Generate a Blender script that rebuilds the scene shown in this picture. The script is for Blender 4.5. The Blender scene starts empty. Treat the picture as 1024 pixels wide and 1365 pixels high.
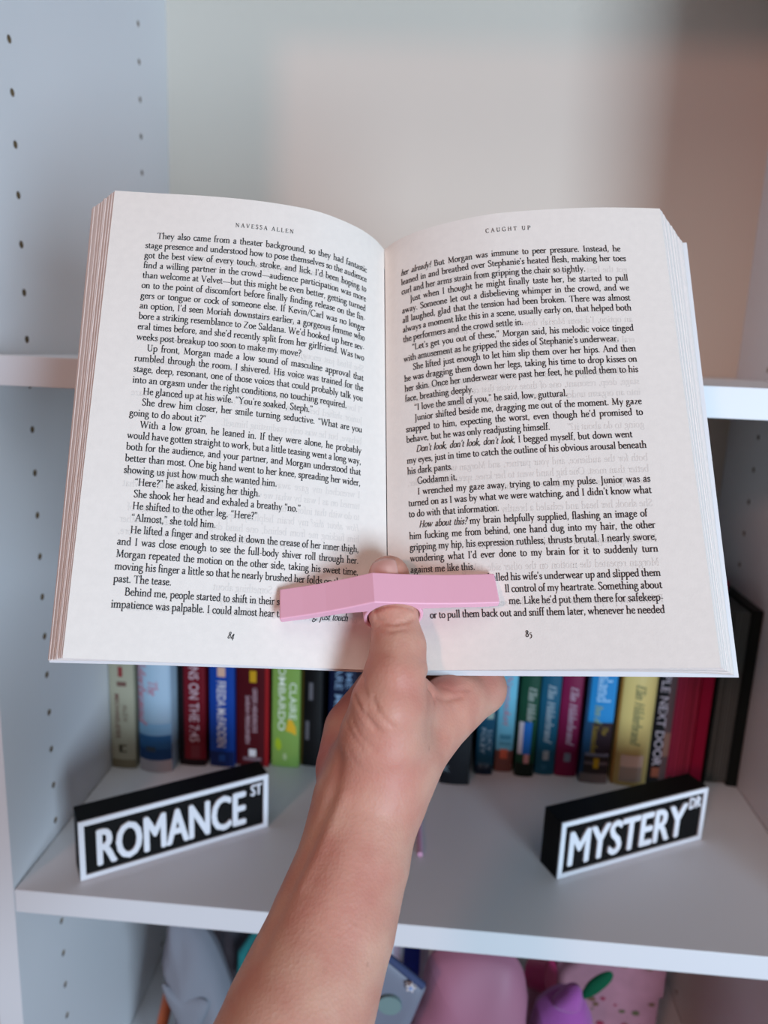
import bpy, bmesh, math, random
import numpy as np
from mathutils import Matrix, Vector

random.seed(7)
scene = bpy.context.scene
col = scene.collection

# ------------------------------------------------------------------ camera
# world: X right along the shelves, Y into the bookcase, Z up; the origin is the
# left front corner of the middle shelf's top
cam_data = bpy.data.cameras.new('camera')
cam = bpy.data.objects.new('camera', cam_data)
col.objects.link(cam)
CAM_R = Matrix(((0.996614686, 0.054724286, -0.061354868),
                (0.071424994, -0.206747602, 0.975783736),
                (0.040714096, -0.976862673, -0.209956378)))      # columns: right, down, forward
CAM_LOC = Vector((0.2917, -0.4550, 0.3989))
m = Matrix.Identity(4)
for r in range(3):
    m[r][0], m[r][1], m[r][2], m[r][3] = CAM_R[r][0], -CAM_R[r][1], -CAM_R[r][2], CAM_LOC[r]
cam.matrix_world = m
cam_data.sensor_fit = 'VERTICAL'
cam_data.sensor_height = 36.0
cam_data.sensor_width = 27.0
cam_data.lens = 36.0 * 982.6 / 1365.0
cam_data.clip_start = 0.02
cam_data.dof.use_dof = True
cam_data.dof.focus_distance = 0.315
cam_data.dof.aperture_fstop = 8.2
scene.camera = cam

# ------------------------------------------------------------------ light
scene.view_settings.view_transform = 'Standard'
scene.view_settings.look = 'None'
scene.view_settings.gamma = 1.0
scene.view_settings.use_curve_mapping = False
scene.view_settings.exposure = 0.0

world = bpy.data.worlds.new('room_air')
scene.world = world
world.use_nodes = True
bg = world.node_tree.nodes['Background']
bg.inputs['Color'].default_value = (0.80, 0.86, 1.0, 1)
bg.inputs['Strength'].default_value = 0.008


def area_light(name, loc, target, size_x, size_y, power, color):
    d = bpy.data.lights.new(name, 'AREA')
    d.shape = 'RECTANGLE'
    d.size, d.size_y = size_x, size_y
    d.energy = power
    d.color = color
    o = bpy.data.objects.new(name, d)
    col.objects.link(o)
    o.location = loc
    o.rotation_euler = (Vector(target) - Vector(loc)).to_track_quat('-Z', 'Y').to_euler()
    return o


area_light('window_daylight', (1.30, -1.72, 0.10), (0.25, 0.05, 0.28), 0.50, 0.95, 39.5, (0.63, 0.82, 1.0))
area_light('room_lamp', (-0.80, -2.5, 1.27), (0.3, 0.1, 0.4), 0.26, 0.26, 13.0, (1.0, 0.46, 0.37))
area_light('overhead_fill', (0.35, -1.00, 1.55), (0.3, -0.3, 0.3), 0.9, 0.9, 5.2, (1.0, 0.97, 0.92))  # added fill from overhead to brighten the open pages, no known fixture


# ------------------------------------------------------------------ helpers
def lin(c):
    return tuple(((v / 255.0) / 12.92 if v / 255.0 <= 0.04045 else ((v / 255.0 + 0.055) / 1.055) ** 2.4) for v in c)


def mat(name, rgb, rough=0.5, spec=0.5, vary=0.0, vary_scale=40.0, bump=0.0, bump_scale=300.0, sss=0.0, sheen=0.0,
        alpha=1.0, transmission=0.0):
    mt = bpy.data.materials.new(name)
    mt.use_nodes = True
    nt = mt.node_tree
    b = nt.nodes['Principled BSDF']
    c = lin(rgb)
    b.inputs['Base Color'].default_value = (*c, 1)
    b.inputs['Roughness'].default_value = rough
    b.inputs['Specular IOR Level'].default_value = spec
    if sss:
        b.inputs['Subsurface Weight'].default_value = sss
        b.inputs['Subsurface Radius'].default_value = (0.008, 0.003, 0.0015)
        b.inputs['Subsurface Scale'].default_value = 0.6
    if sheen:
        b.inputs['Sheen Weight'].default_value = sheen
    if alpha < 1:
        b.inputs['Alpha'].default_value = alpha
    if transmission:
        b.inputs['Transmission Weight'].default_value = transmission
    if vary or bump:
        tc = nt.nodes.new('ShaderNodeTexCoord')
    if vary:
        n = nt.nodes.new('ShaderNodeTexNoise')
        n.inputs['Scale'].default_value = vary_scale
        n.inputs['Detail'].default_value = 4
        r = nt.nodes.new('ShaderNodeValToRGB')
        r.color_ramp.elements[0].position = 0.3
        r.color_ramp.elements[1].position = 0.7
        r.color_ramp.elements[0].color = (*[v * (1 - vary) for v in c], 1)
        r.color_ramp.elements[1].color = (*[min(1, v * (1 + vary)) for v in c], 1)
        nt.links.new(tc.outputs['Object'], n.inputs['Vector'])
        nt.links.new(n.outputs['Fac'], r.inputs['Fac'])
        nt.links.new(r.outputs['Color'], b.inputs['Base Color'])
    if bump:
        n2 = nt.nodes.new('ShaderNodeTexNoise')
        n2.inputs['Scale'].default_value = bump_scale
        n2.inputs['Detail'].default_value = 3
        bp = nt.nodes.new('ShaderNodeBump')
        bp.inputs['Strength'].default_value = bump
        bp.inputs['Distance'].default_value = 0.001
        nt.links.new(tc.outputs['Object'], n2.inputs['Vector'])
        nt.links.new(n2.outputs['Fac'], bp.inputs['Height'])
        nt.links.new(bp.outputs['Normal'], b.inputs['Normal'])
    return mt


def tag(o, label=None, cat=None, group=None, kind=None):
    if label: o['label'] = label
    if cat: o['category'] = cat
    if group: o['group'] = group
    if kind: o['kind'] = kind
    return o


def empty(name, loc, label, cat, group=None, rot=(0, 0, 0)):
    o = bpy.data.objects.new(name, None)
    o.empty_display_size = 0.02
    col.objects.link(o)
    o.location = loc
    o.rotation_euler = rot
    return tag(o, label, cat, group)


class MB:
    """collects verts, faces and material slots of ONE mesh"""
    def __init__(s):
        s.v, s.f, s.mi, s.sm = [], [], [], []

    def add(s, v, f, mi=0, smooth=False):
        k = len(s.v)
        s.v += [tuple(p) for p in v]
        for q in f:
            s.f.append(tuple(i + k for i in q))
            s.mi.append(mi)
            s.sm.append(smooth)

    def box(s, a, b, mi=0):
        x0, y0, z0 = a
        x1, y1, z1 = b
        s.add([(x0, y0, z0), (x1, y0, z0), (x1, y1, z0), (x0, y1, z0), (x0, y0, z1), (x1, y0, z1), (x1, y1, z1), (x0, y1, z1)],
              [(0, 3, 2, 1), (4, 5, 6, 7), (0, 1, 5, 4), (1, 2, 6, 5), (2, 3, 7, 6), (3, 0, 4, 7)], mi)

    def grid(s, P, mi=0, smooth=True, flip=False):
        """P[i][j] points"""
        ni, nj = len(P), len(P[0])
        f = []
        for i in range(ni - 1):
            for j in range(nj - 1):
                q = (i * nj + j, i * nj + j + 1, (i + 1) * nj + j + 1, (i + 1) * nj + j)
                f.append(q[::-1] if flip else q)
        s.add([p for row in P for p in row], f, mi, smooth)

    def tube(s, pts, radii, n=16, mi=0, cap=True, smooth=True):
        pts = [Vector(p) for p in pts]
        rings = []
        up = None
        for i, p in enumerate(pts):
            t = (pts[min(i + 1, len(pts) - 1)] - pts[max(i - 1, 0)]).normalized()
            if up is None:
                up = t.orthogonal().normalized()
            up = (up - t * up.dot(t)).normalized()
            sd = t.cross(up)
            r = radii[i] if hasattr(radii, '__len__') else radii
            rings.append([p + (up * math.cos(2 * math.pi * k / n) + sd * math.sin(2 * math.pi * k / n)) * r for k in range(n + 1)])
        base = len(s.v)
        v = [q for ring in rings for q in ring[:n]]
        f = []
        for i in range(len(pts) - 1):
            for k in range(n):
                f.append((i * n + k, i * n + (k + 1) % n, (i + 1) * n + (k + 1) % n, (i + 1) * n + k))
        s.add(v, f, mi, smooth)
        if cap:
            m0 = len(pts) - 1
            s.add(rings[0][:n], [tuple(range(n))[::-1]], mi)
            s.add(rings[m0][:n], [tuple(range(n))], mi)

    def build(s, name, mats, parent=None, bevel=0.0, segs=2, recalc=False, weld=False):
        me = bpy.data.meshes.new(name)
        me.from_pydata([tuple(p) for p in s.v], [], s.f)
        for mm in (mats if isinstance(mats, (list, tuple)) else [mats]):
            me.materials.append(mm)
        me.polygons.foreach_set('material_index', s.mi)
        me.polygons.foreach_set('use_smooth', s.sm)
        me.update()
        if recalc or weld:
            bm = bmesh.new()
            bm.from_mesh(me)
            if weld:
                bmesh.ops.remove_doubles(bm, verts=bm.verts, dist=1e-6)
            bmesh.ops.recalc_face_normals(bm, faces=bm.faces)
            bm.to_mesh(me)
            bm.free()
        o = bpy.data.objects.new(name, me)
        col.objects.link(o)
        if parent is not None:
            o.parent = parent
        if bevel:
            bv = o.modifiers.new('bevel', 'BEVEL')
            bv.width = bevel
            bv.segments = segs
            bv.limit_method = 'ANGLE'
            bv.angle_limit = math.radians(40)
        return o


def prism(mb, poly, axis_pts, mi=0):
    """poly: list of 3D points, extruded by the vector axis_pts"""
    n = len(poly)
    a = [Vector(p) for p in poly]
    d = Vector(axis_pts)
    mb.add(a + [p + d for p in a],
           [tuple(range(n))[::-1], tuple(range(n, 2 * n))] + [(i, (i + 1) % n, n + (i + 1) % n, n + i) for i in range(n)], mi)


def sans(text, weight=0.0):
    """outline of a word in Blender's built-in sans face: 2D verts, faces, width, height (cap height 1)"""
    cu = bpy.data.curves.new('word', 'FONT')
    cu.body = text
    cu.size = 1.0
    cu.offset = weight
    cu.resolution_u = 3
    tmp = bpy.data.objects.new('word', cu)
    col.objects.link(tmp)
    dg = bpy.context.evaluated_depsgraph_get()
    me = bpy.data.meshes.new_from_object(tmp.evaluated_get(dg))
    v = [(p.co.x, p.co.y) for p in me.vertices]
    f = [tuple(p.vertices) for p in me.polygons]
    bpy.data.objects.remove(tmp)
    bpy.data.curves.remove(cu)
    bpy.data.meshes.remove(me)
    x0 = min(p[0] for p in v); x1 = max(p[0] for p in v)
    y0 = min(p[1] for p in v); y1 = max(p[1] for p in v)
    return [((p[0] - x0) / (x1 - x0), (p[1] - y0) / (y1 - y0)) for p in v], f, (x1 - x0) / (y1 - y0)


# ------------------------------------------------------------------ an old-style book face, drawn with a broad-nib pen
STEM, HAIR, PHI = 10.2, 5.0, math.radians(14)
G = {}


def glyph(ch, w, *strokes):
    G[ch] = (w, strokes)


def P_(s):
    return [tuple(float(v) for v in q.split(',')) for q in s.split()]


def Vs(x, y0, y1, e=''):     # stem; f foot serif, h slanted head, t flat top serif
    out = [('L', [(x, y0), (x, y1)])]
    if 'f' in e: out.append(('H', (x - 9, x + 9, y0 + 1.6)))
    if 't' in e: out.append(('H', (x - 9, x + 9, y1 - 1.6)))
    if 'h' in e: out.append(('N', [(x - 9, y1 - 7), (x + 1, y1 - 1)]))
    return out


def Cs(s): return [('C', P_(s))]
def Ls(s): return [('L', P_(s))]
def Hs(a, b, y): return [('H', (a, b, y))]
def Ds(x, y): return [('D', (x, y))]


glyph('a', 37, Cs('7,31 12,38 19,40 25,37 26,29 26,8 28,3 34,4'), Cs('26,24 14,20 7,14 6,7 11,2 18,3 26,9'))
glyph('b', 42, Vs(9, 3, 70, 'h'), Cs('9,31 17,38 26,39 34,33 36,20 32,7 22,1 13,2 9,6'))
glyph('c', 34, Cs('31,32 27,38 20,39 11,36 6,27 6,15 12,4 21,1 28,4 32,9'))
glyph('d', 43, Vs(33, 2, 70, 'h'), Hs(33, 41, 2), Cs('33,34 25,39 15,37 8,29 7,17 11,5 19,1 27,3 33,9'))
glyph('e', 35, Ls('7,23 30,25'), Cs('30,25 28,35 20,39 12,37 7,29 6,18 10,6 19,1 27,4 32,10'))
glyph('f', 24, Vs(10, 0, 54, 'f'), Cs('10,54 12,64 18,69 26,66'), Hs(2, 23, 38))
glyph('g', 39, Cs('17,39 9,35 8,27 11,19 18,17 25,20 27,28 24,36 17,39'), Hs(25, 38, 37), Cs('11,18 7,11 13,5 26,3 34,-3 33,-14 22,-22 10,-21 4,-13 7,-4 14,2'))
glyph('h', 43, Vs(9, 0, 70, 'fh'), Cs('9,30 17,37 25,39 32,35 33,26'), Vs(33, 0, 27, 'f'))
glyph('i', 21, Vs(10, 0, 40, 'fh'), Ds(10, 57))
glyph('j', 20, Vs(10, -12, 40, 'h'), Cs('10,-12 8,-21 0,-24'), Ds(10, 57))
glyph('k', 42, Vs(9, 0, 70, 'fh'), Ls('10,18 31,37'), Hs(23, 39, 38.5), Ls('17,23 35,1'), Hs(28, 43, 1.6))
glyph('l', 21, Vs(10, 0, 70, 'fh'))
glyph('m', 66, Vs(9, 0, 40, 'fh'), Cs('9,30 16,37 24,39 31,35 32,26'), Vs(32, 0, 27, 'f'), Cs('32,30 39,37 47,39 54,35 55,26'), Vs(55, 0, 27, 'f'))
glyph('n', 43, Vs(9, 0, 40, 'fh'), Cs('9,30 17,37 25,39 32,35 33,26'), Vs(33, 0, 27, 'f'))
glyph('o', 40, Cs('20,39 11,36 6,27 6,14 11,4 20,1 29,4 34,13 34,27 29,36 20,39'))
glyph('p', 42, Vs(9, -26, 40, 'fh'), Cs('9,31 17,38 26,39 34,33 36,20 32,7 22,1 13,2 9,6'))
glyph('q', 42, Vs(33, -26, 38, 'f'), Cs('33,34 25,39 15,37 8,29 7,17 11,5 19,1 27,3 33,9'))
glyph('r', 30, Vs(9, 0, 40, 'fh'), Cs('9,28 15,36 22,39 29,36'))
glyph('s', 29, Cs('25,31 20,38 14,39 8,36 7,30 11,24 20,18 24,11 21,4 14,1 8,3 5,10'))
glyph('t', 25, Cs('10,51 10,12 12,4 18,1 25,5'), Hs(2, 23, 38))
glyph('u', 43, Cs('9,39 9,12 12,3 19,1 27,4 33,11'), Hs(1, 9, 38.4), Vs(33, 2, 39, ''), Hs(25, 33, 38.4), Hs(33, 41, 2))
glyph('v', 39, Ls('6,38 20,2'), ('N', P_('20,2 33,38')), Hs(0, 14, 38.4), Hs(27, 39, 38.4))
glyph('w', 58, Ls('6,38 18,2'), ('N', P_('18,2 29,37')), Ls('28,38 40,2'), ('N', P_('40,2 52,38')), Hs(0, 14, 38.4), Hs(23, 36, 38.4), Hs(47, 58, 38.4))
glyph('x', 40, Ls('7,38 32,2'), ('N', P_('6,2 32,38')), Hs(1, 15, 38.4), Hs(25, 39, 38.4), Hs(0, 13, 1.6), Hs(26, 40, 1.6))
glyph('y', 39, Ls('6,38 20,2'), ('N', P_('33,38 20,2 14,-18 6,-23')), Hs(0, 14, 38.4), Hs(27, 39, 38.4))
glyph('z', 36, Hs(6, 31, 37.5), Ls('31,38 6,2'), Hs(5, 32, 2))
glyph('A', 60, ('N', P_('9,1 30,65')), Ls('29,66 51,1'), Hs(16, 43, 24), Hs(1, 18, 1.6), Hs(41, 60, 1.6))
glyph('B', 50, Vs(12, 0, 64, 'ft'), Cs('12,63 28,62 36,55 36,43 28,36 12,35'), Cs('24,36 38,31 44,20 39,6 26,1 12,2'))
glyph('C', 56, Cs('50,53 42,62 32,65 18,60 8,46 8,22 17,6 32,0 43,3 51,12'), Hs(50, 51, 58))
glyph('D', 62, Vs(12, 0, 64, 'ft'), Cs('12,63 30,62 47,55 55,40 54,22 46,8 31,2 12,2'))
glyph('E', 49, Vs(12, 0, 64, 'ft'), Hs(12, 42, 62), Hs(12, 36, 34), Hs(12, 44, 2), ('N', P_('42,62 43,52')), ('N', P_('44,2 47,13')))
glyph('F', 46, Vs(12, 0, 64, 'ft'), Hs(12, 41, 62), Hs(12, 35, 33), ('N', P_('41,62 43,51')))
glyph('G', 62, Cs('52,53 44,62 33,65 19,60 9,46 9,22 18,6 34,0 44,2 52,7'), Vs(52, 4, 28, 't'))
glyph('H', 62, Vs(13, 0, 64, 'ft'), Vs(49, 0, 64, 'ft'), Hs(13, 49, 34))
glyph('I', 27, Vs(13, 0, 64, 'ft'))
glyph('J', 27, Vs(14, -8, 64, 't'), Cs('14,-8 11,-18 1,-21'))
glyph('K', 58, Vs(12, 0, 64, 'ft'), ('N', P_('13,33 42,62')), Ls('22,40 49,2'), Hs(34, 51, 62.5), Hs(41, 58, 1.6))
glyph('L', 48, Vs(12, 0, 64, 'ft'), Hs(12, 42, 2), ('N', P_('42,2 46,15')))
glyph('M', 72, ('N', P_('12,1 14,63')), Ls('14,63 35,4'), ('N', P_('35,4 57,63')), Ls('57,63 60,1'), Hs(3, 21, 1.6), Hs(50, 69, 1.6), Hs(6, 15, 62.5), Hs(57, 66, 62.5))
glyph('N', 64, ('N', P_('13,1 13,60')), Ls('12,63 52,2'), ('N', P_('52,2 52,62')), Hs(4, 22, 1.6), Hs(43, 61, 62.5), Hs(3, 13, 62.5))
glyph('O', 64, Cs('32,65 17,60 8,45 8,20 17,5 32,0 47,5 56,20 56,45 47,60 32,65'))
glyph('P', 49, Vs(12, 0, 64, 'ft'), Cs('12,63 30,62 40,55 41,43 34,34 22,31 14,32'))
glyph('R', 55, Vs(12, 0, 64, 'ft'), Cs('12,63 30,62 39,55 39,44 31,36 14,34'), Ls('24,35 46,2'), Hs(44, 55, 1.6))
glyph('S', 42, Cs('35,54 29,63 20,65 11,61 8,51 14,41 28,31 35,20 32,6 21,0 11,3 6,14'))
glyph('T', 54, Vs(27, 0, 62, 'f'), Hs(4, 50, 62), ('N', P_('4,62 3,51')), ('N', P_('50,62 51,51')))
glyph('U', 60, Cs('13,63 13,22 18,7 30,1 42,6 47,20'), ('N', P_('47,18 47,62')), Hs(4, 22, 62.5), Hs(38, 56, 62.5))
glyph('V', 58, Ls('9,63 30,1'), ('N', P_('30,1 49,62')), Hs(1, 18, 62.5), Hs(41, 58, 62.5))
glyph('W', 82, Ls('9,63 26,1'), ('N', P_('26,1 41,62')), Ls('40,63 57,1'), ('N', P_('57,1 73,62')), Hs(1, 18, 62.5), Hs(32, 48, 62.5), Hs(65, 81, 62.5))
glyph('Y', 55, Ls('8,63 28,32'), ('N', P_('28,32 46,62')), Vs(28, 0, 32, 'f'), Hs(1, 17, 62.5), Hs(39, 55, 62.5))
glyph('Z', 52, Hs(7, 45, 62), Ls('45,63 7,2'), Hs(6, 46, 2))
glyph('8', 38, Cs('19,62 10,57 9,47 18,37 29,28 31,14 25,3 17,1 8,5 6,16 12,28 24,38 29,48 27,58 19,62'))
glyph('4', 44, Ls('29,46 5,3'), Hs(3, 42, 2), Hs(3, 42, 4.5), Vs(30, -17, 46, ''))
glyph('5', 36, Hs(12, 30, 40), ('N', P_('12,40 10,22')), Cs('10,22 21,23 28,15 26,0 17,-11 6,-14'))
glyph('.', 19, Ds(9, 4))
glyph(',', 19, Ds(9, 4), ('N', P_('11,3 5,-11')))
glyph('-', 26, Hs(4, 22, 19))
glyph('\u2014', 76, Hs(1, 75, 19))
glyph('/', 34, ('N', P_('4,-10 30,68')))
glyph('!', 22, Vs(11, 20, 64, ''), Ds(11, 4))
glyph('?', 34, Cs('7,54 13,63 21,64 28,57 26,44 17,32 16,20'), Ds(16, 4))
glyph('\u2019', 17, Ds(8, 62), ('N', P_('10,61 5,48')))
glyph('\u2018', 17, Ds(8, 52), ('N', P_('7,53 11,66')))
glyph('\u201c', 31, Ds(8, 52), ('N', P_('7,53 11,66')), Ds(22, 52), ('N', P_('21,53 25,66')))
glyph('\u201d', 31, Ds(8, 62), ('N', P_('10,61 5,48')), Ds(22, 62), ('N', P_('24,61 19,48')))
glyph(':', 20, Ds(9, 4), Ds(9, 33))
SPACE = 20.0
NARROW = 0.935


def smooth_line(p, n=3):
    if len(p) < 3:
        return p
    closed = p[0] == p[-1]
    out = []
    m_ = len(p) - 1
    for i in range(m_):
        p0 = p[i - 1] if i > 0 else (p[m_ - 1] if closed else p[0])
        p1, p2 = p[i], p[i + 1]
        p3 = p[i + 2] if i + 2 <= m_ else (p[1] if closed else p[m_])
        for k in range(n):
            t = k / n
            out.append(tuple(0.5 * ((2 * p1[a]) + (-p0[a] + p2[a]) * t + (2 * p0[a] - 5 * p1[a] + 4 * p2[a] - p3[a]) * t * t
                                    + (-p0[a] + 3 * p1[a] - 3 * p2[a] + p3[a]) * t ** 3) for a in (0, 1)))
    out.append(p[-1])
    return out


def ribbon(p, fixed=None):
    v, f = [], []
    n = len(p)
    for i in range(n):
        a = p[max(i - 1, 0)]
        b = p[min(i + 1, n - 1)]
        if p[0] == p[-1] and i in (0, n - 1):
            a, b = p[n - 2], p[1]
        dx, dy = b[0] - a[0], b[1] - a[1]
        L = math.hypot(dx, dy) or 1
        w = fixed if fixed else HAIR + (STEM - HAIR) * abs(math.sin(math.atan2(dy, dx) - PHI))
        nx, ny = -dy / L * w / 2, dx / L * w / 2
        v += [(p[i][0] + nx, p[i][1] + ny), (p[i][0] - nx, p[i][1] - ny)]
    for i in range(n - 1):
        f.append((2 * i, 2 * i + 1, 2 * i + 3, 2 * i + 2))
    return v, f


_cache = {}


def glyph_mesh(ch):
    if ch in _cache:
        return _cache[ch]
    w, strokes = G[ch]
    V, F = [], []

    def put(v, f):
        k = len(V)
        V.extend(v)
        F.extend(tuple(i + k for i in q) for q in f)

    def flat(ss):
        for s in ss:
            if isinstance(s, list):
                yield from flat(s)
            else:
                yield s
    for s in flat(strokes):
        kind, d = s
        if kind == 'C': put(*ribbon(smooth_line(d)))
        elif kind == 'L': put(*ribbon(d))
        elif kind == 'N': put(*ribbon(d, HAIR))
        elif kind == 'H': put(*ribbon([(d[0], d[2]), (d[1], d[2])], HAIR * 0.9))
        elif kind == 'D':
            x, y = d
            put([(x + 5.6 * math.cos(a * math.pi / 4), y + 5.6 * math.sin(a * math.pi / 4)) for a in range(8)], [tuple(range(8))])
    w *= NARROW
    V = [(x * NARROW, y) for x, y in V]
    _cache[ch] = (w, V, F)
    return _cache[ch]


def word_width(t, track=0.0):
    return sum((G[c][0] * NARROW if c != ' ' else SPACE) + track for c in t)


def set_line(text, em, x0=0.0, width=None, italic=(), track=0.0):
    """text in metres on a base line at y=0: yields verts, faces. width justifies the spaces; italic: (from, to) ranges of characters"""
    nat = word_width(text, track) * em
    gaps = text.count(' ')
    extra = 0.0
    squeeze = 1.0
    if width is not None and gaps:
        extra = (width - nat) / gaps
        lo = -SPACE * em * 0.30
        if extra < lo:
            squeeze = (width - 0.0) / (nat + lo * gaps)
            extra = lo * squeeze
    V, F = [], []
    x = x0
    for i, c in enumerate(text):
        it = any(a <= i < b for a, b in italic)
        if c == ' ':
            x += (SPACE + track) * em * squeeze + extra
            continue
        w, gv, gf = glyph_mesh(c)
        k = len(V)
        sc = 0.88 if it else 1.0
        for (a, b) in gv:
            V.append((x + (a * sc + (b * 0.24 if it else 0)) * em * squeeze, b * em))
        F.extend(tuple(j + k for j in q) for q in gf)
        x += (w * sc + track) * em * squeeze
    return V, F


# ------------------------------------------------------------------ the bookcase
BAY_W, BAY_D, UPPER, LOWER, TOP = 0.6057, 0.3569, 0.3882, -0.3203, 0.7722
FLOOR_Z = -0.95
PANEL, SHELF = 0.019, 0.019

M_white = mat('white_melamine', (229, 230, 234), 0.42, 0.4, bump=0.02, bump_scale=900)
M_back = mat('white_hardboard', (226, 214, 200), 0.5, 0.3)
M_chip = mat('bare_chipboard', (120, 98, 72), 0.9, 0.1, vary=0.3, vary_scale=900)
M_floor = mat('oak_floor', (150, 120, 92), 0.5, 0.3, vary=0.15, vary_scale=8)
M_wall = mat('painted_wall', (222, 218, 212), 0.8, 0.2)

fl = MB()
fl.box((-2.2, -2.9, FLOOR_Z - 0.05), (2.6, 0.40, FLOOR_Z))
tag(fl.build('floor', M_floor), kind='structure')
wl = MB()
wl.box((-2.2, 0.40, FLOOR_Z), (2.6, 0.46, 1.6))
tag(wl.build('wall_back', M_wall), kind='structure')

bookcase = empty('bookcase', (0, 0, FLOOR_Z), 'white built-in bookcase bay with drilled side panels, holding the books and signs', 'bookcase')
HOLE_COLS = (0.0633, 0.2835)
HOLE_Z0 = 0.5904
HOLE_R = 0.0026


def side_panel(x_in, sgn):
    """x_in: the inner face; sgn = +1 when the bay lies at +X of it"""
    mb = MB()
    y1 = BAY_D + 0.016
    z_lo, z_hi = FLOOR_Z, TOP + 0.40
    xo = x_in - sgn * PANEL
    # outer, front, rear, top and bottom faces
    mb.add([(xo, 0, z_lo), (xo, y1, z_lo), (xo, y1, z_hi), (xo, 0, z_hi), (x_in, 0, z_lo), (x_in, y1, z_lo), (x_in, y1, z_hi), (x_in, 0, z_hi)],
           [(0, 1, 2, 3), (0, 3, 7, 4), (1, 5, 6, 2), (3, 2, 6, 7), (0, 4, 5, 1)])
    i_lo, i_hi = -11, 29                    # rows of holes at HOLE_Z0 - 0.032 i
    zs0, zs1 = HOLE_Z0 - 0.032 * (i_hi - 0.5), HOLE_Z0 - 0.032 * (i_lo + 0.5)
    hw = 0.008
    ys = [0.0]
    for c in HOLE_COLS:
        ys += [c - hw, c + hw]
    ys.append(y1)

    def rect(ya, yb, za, zb):
        mb.add([(x_in, ya, za), (x_in, yb, za), (x_in, yb, zb), (x_in, ya, zb)], [(0, 1, 2, 3)])
    for k in range(0, len(ys) - 1, 2):
        rect(ys[k], ys[k + 1], z_lo, z_hi)
    n = 16
    for c in HOLE_COLS:
        rect(c - hw, c + hw, z_lo, zs0)
        rect(c - hw, c + hw, zs1, z_hi)
        for i in range(i_lo + 1, i_hi):
            zc = HOLE_Z0 - 0.032 * i
            sq, ci, de = [], [], []
            for k in range(n):
                a = 2 * math.pi * (k + 0.5) / n
                ca, sa = math.cos(a), math.sin(a)
                mx = max(abs(ca), abs(sa))
                sq.append((x_in, c + hw * ca / mx, zc + 0.016 * sa / mx))
                ci.append((x_in, c + HOLE_R * ca, zc + HOLE_R * sa))
                de.append((x_in - sgn * 0.011, c + HOLE_R * ca, zc + HOLE_R * sa))
            f = [(k, (k + 1) % n, n + (k + 1) % n, n + k) for k in range(n)]
            mb.add(sq + ci, f)
            # corners of the square cell
            for sy in (-1, 1):
                for sz in (-1, 1):
                    cand = sorted(sq, key=lambda p: (p[1] - (c + sy * hw)) ** 2 * 4 + (p[2] - (zc + sz * 0.016)) ** 2)[:2]
                    mb.add([cand[0], (x_in, c + sy * hw, zc + sz * 0.016), cand[1]], [(0, 1, 2)])
            mb.add(ci + de, f, 1, True)
            mb.add(de, [tuple(range(n))], 1)
    return mb.build('side_panel', [M_white, M_chip], bookcase, recalc=False)


for x_in, sgn in ((0.0, 1), (BAY_W, -1)):
    p = side_panel(x_in, sgn)
    p.location = (0, 0, -FLOOR_Z)
bk = MB()
bk.box((-PANEL, BAY_D, FLOOR_Z + 0.001), (BAY_W + PANEL, BAY_D + 0.012, TOP + 0.40))
bk.build('back_panel', M_back, bookcase).location = (0, 0, -FLOOR_Z)
for zt in (TOP + SHELF, UPPER, 0.0, LOWER, -0.704):
    s = MB()
    s.box((0.0007, 0.0, zt - SHELF), (BAY_W - 0.0007, BAY_D - 0.001, zt))
    s.build('shelf', M_white, bookcase, bevel=0.0006).location = (0, 0, -FLOOR_Z)

# ------------------------------------------------------------------ books on the middle shelf
M_pages = mat('cream_page_edges', (205, 196, 180), 0.9, 0.1, vary=0.12, vary_scale=300)
_mc = {}


def cmat(rgb, rough=0.45, spec=0.22):
    k = (rgb, rough)
    if k not in _mc:
        _mc[k] = mat('print_%02x%02x%02x' % rgb, rgb, rough, spec)
    return _mc[k]


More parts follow.
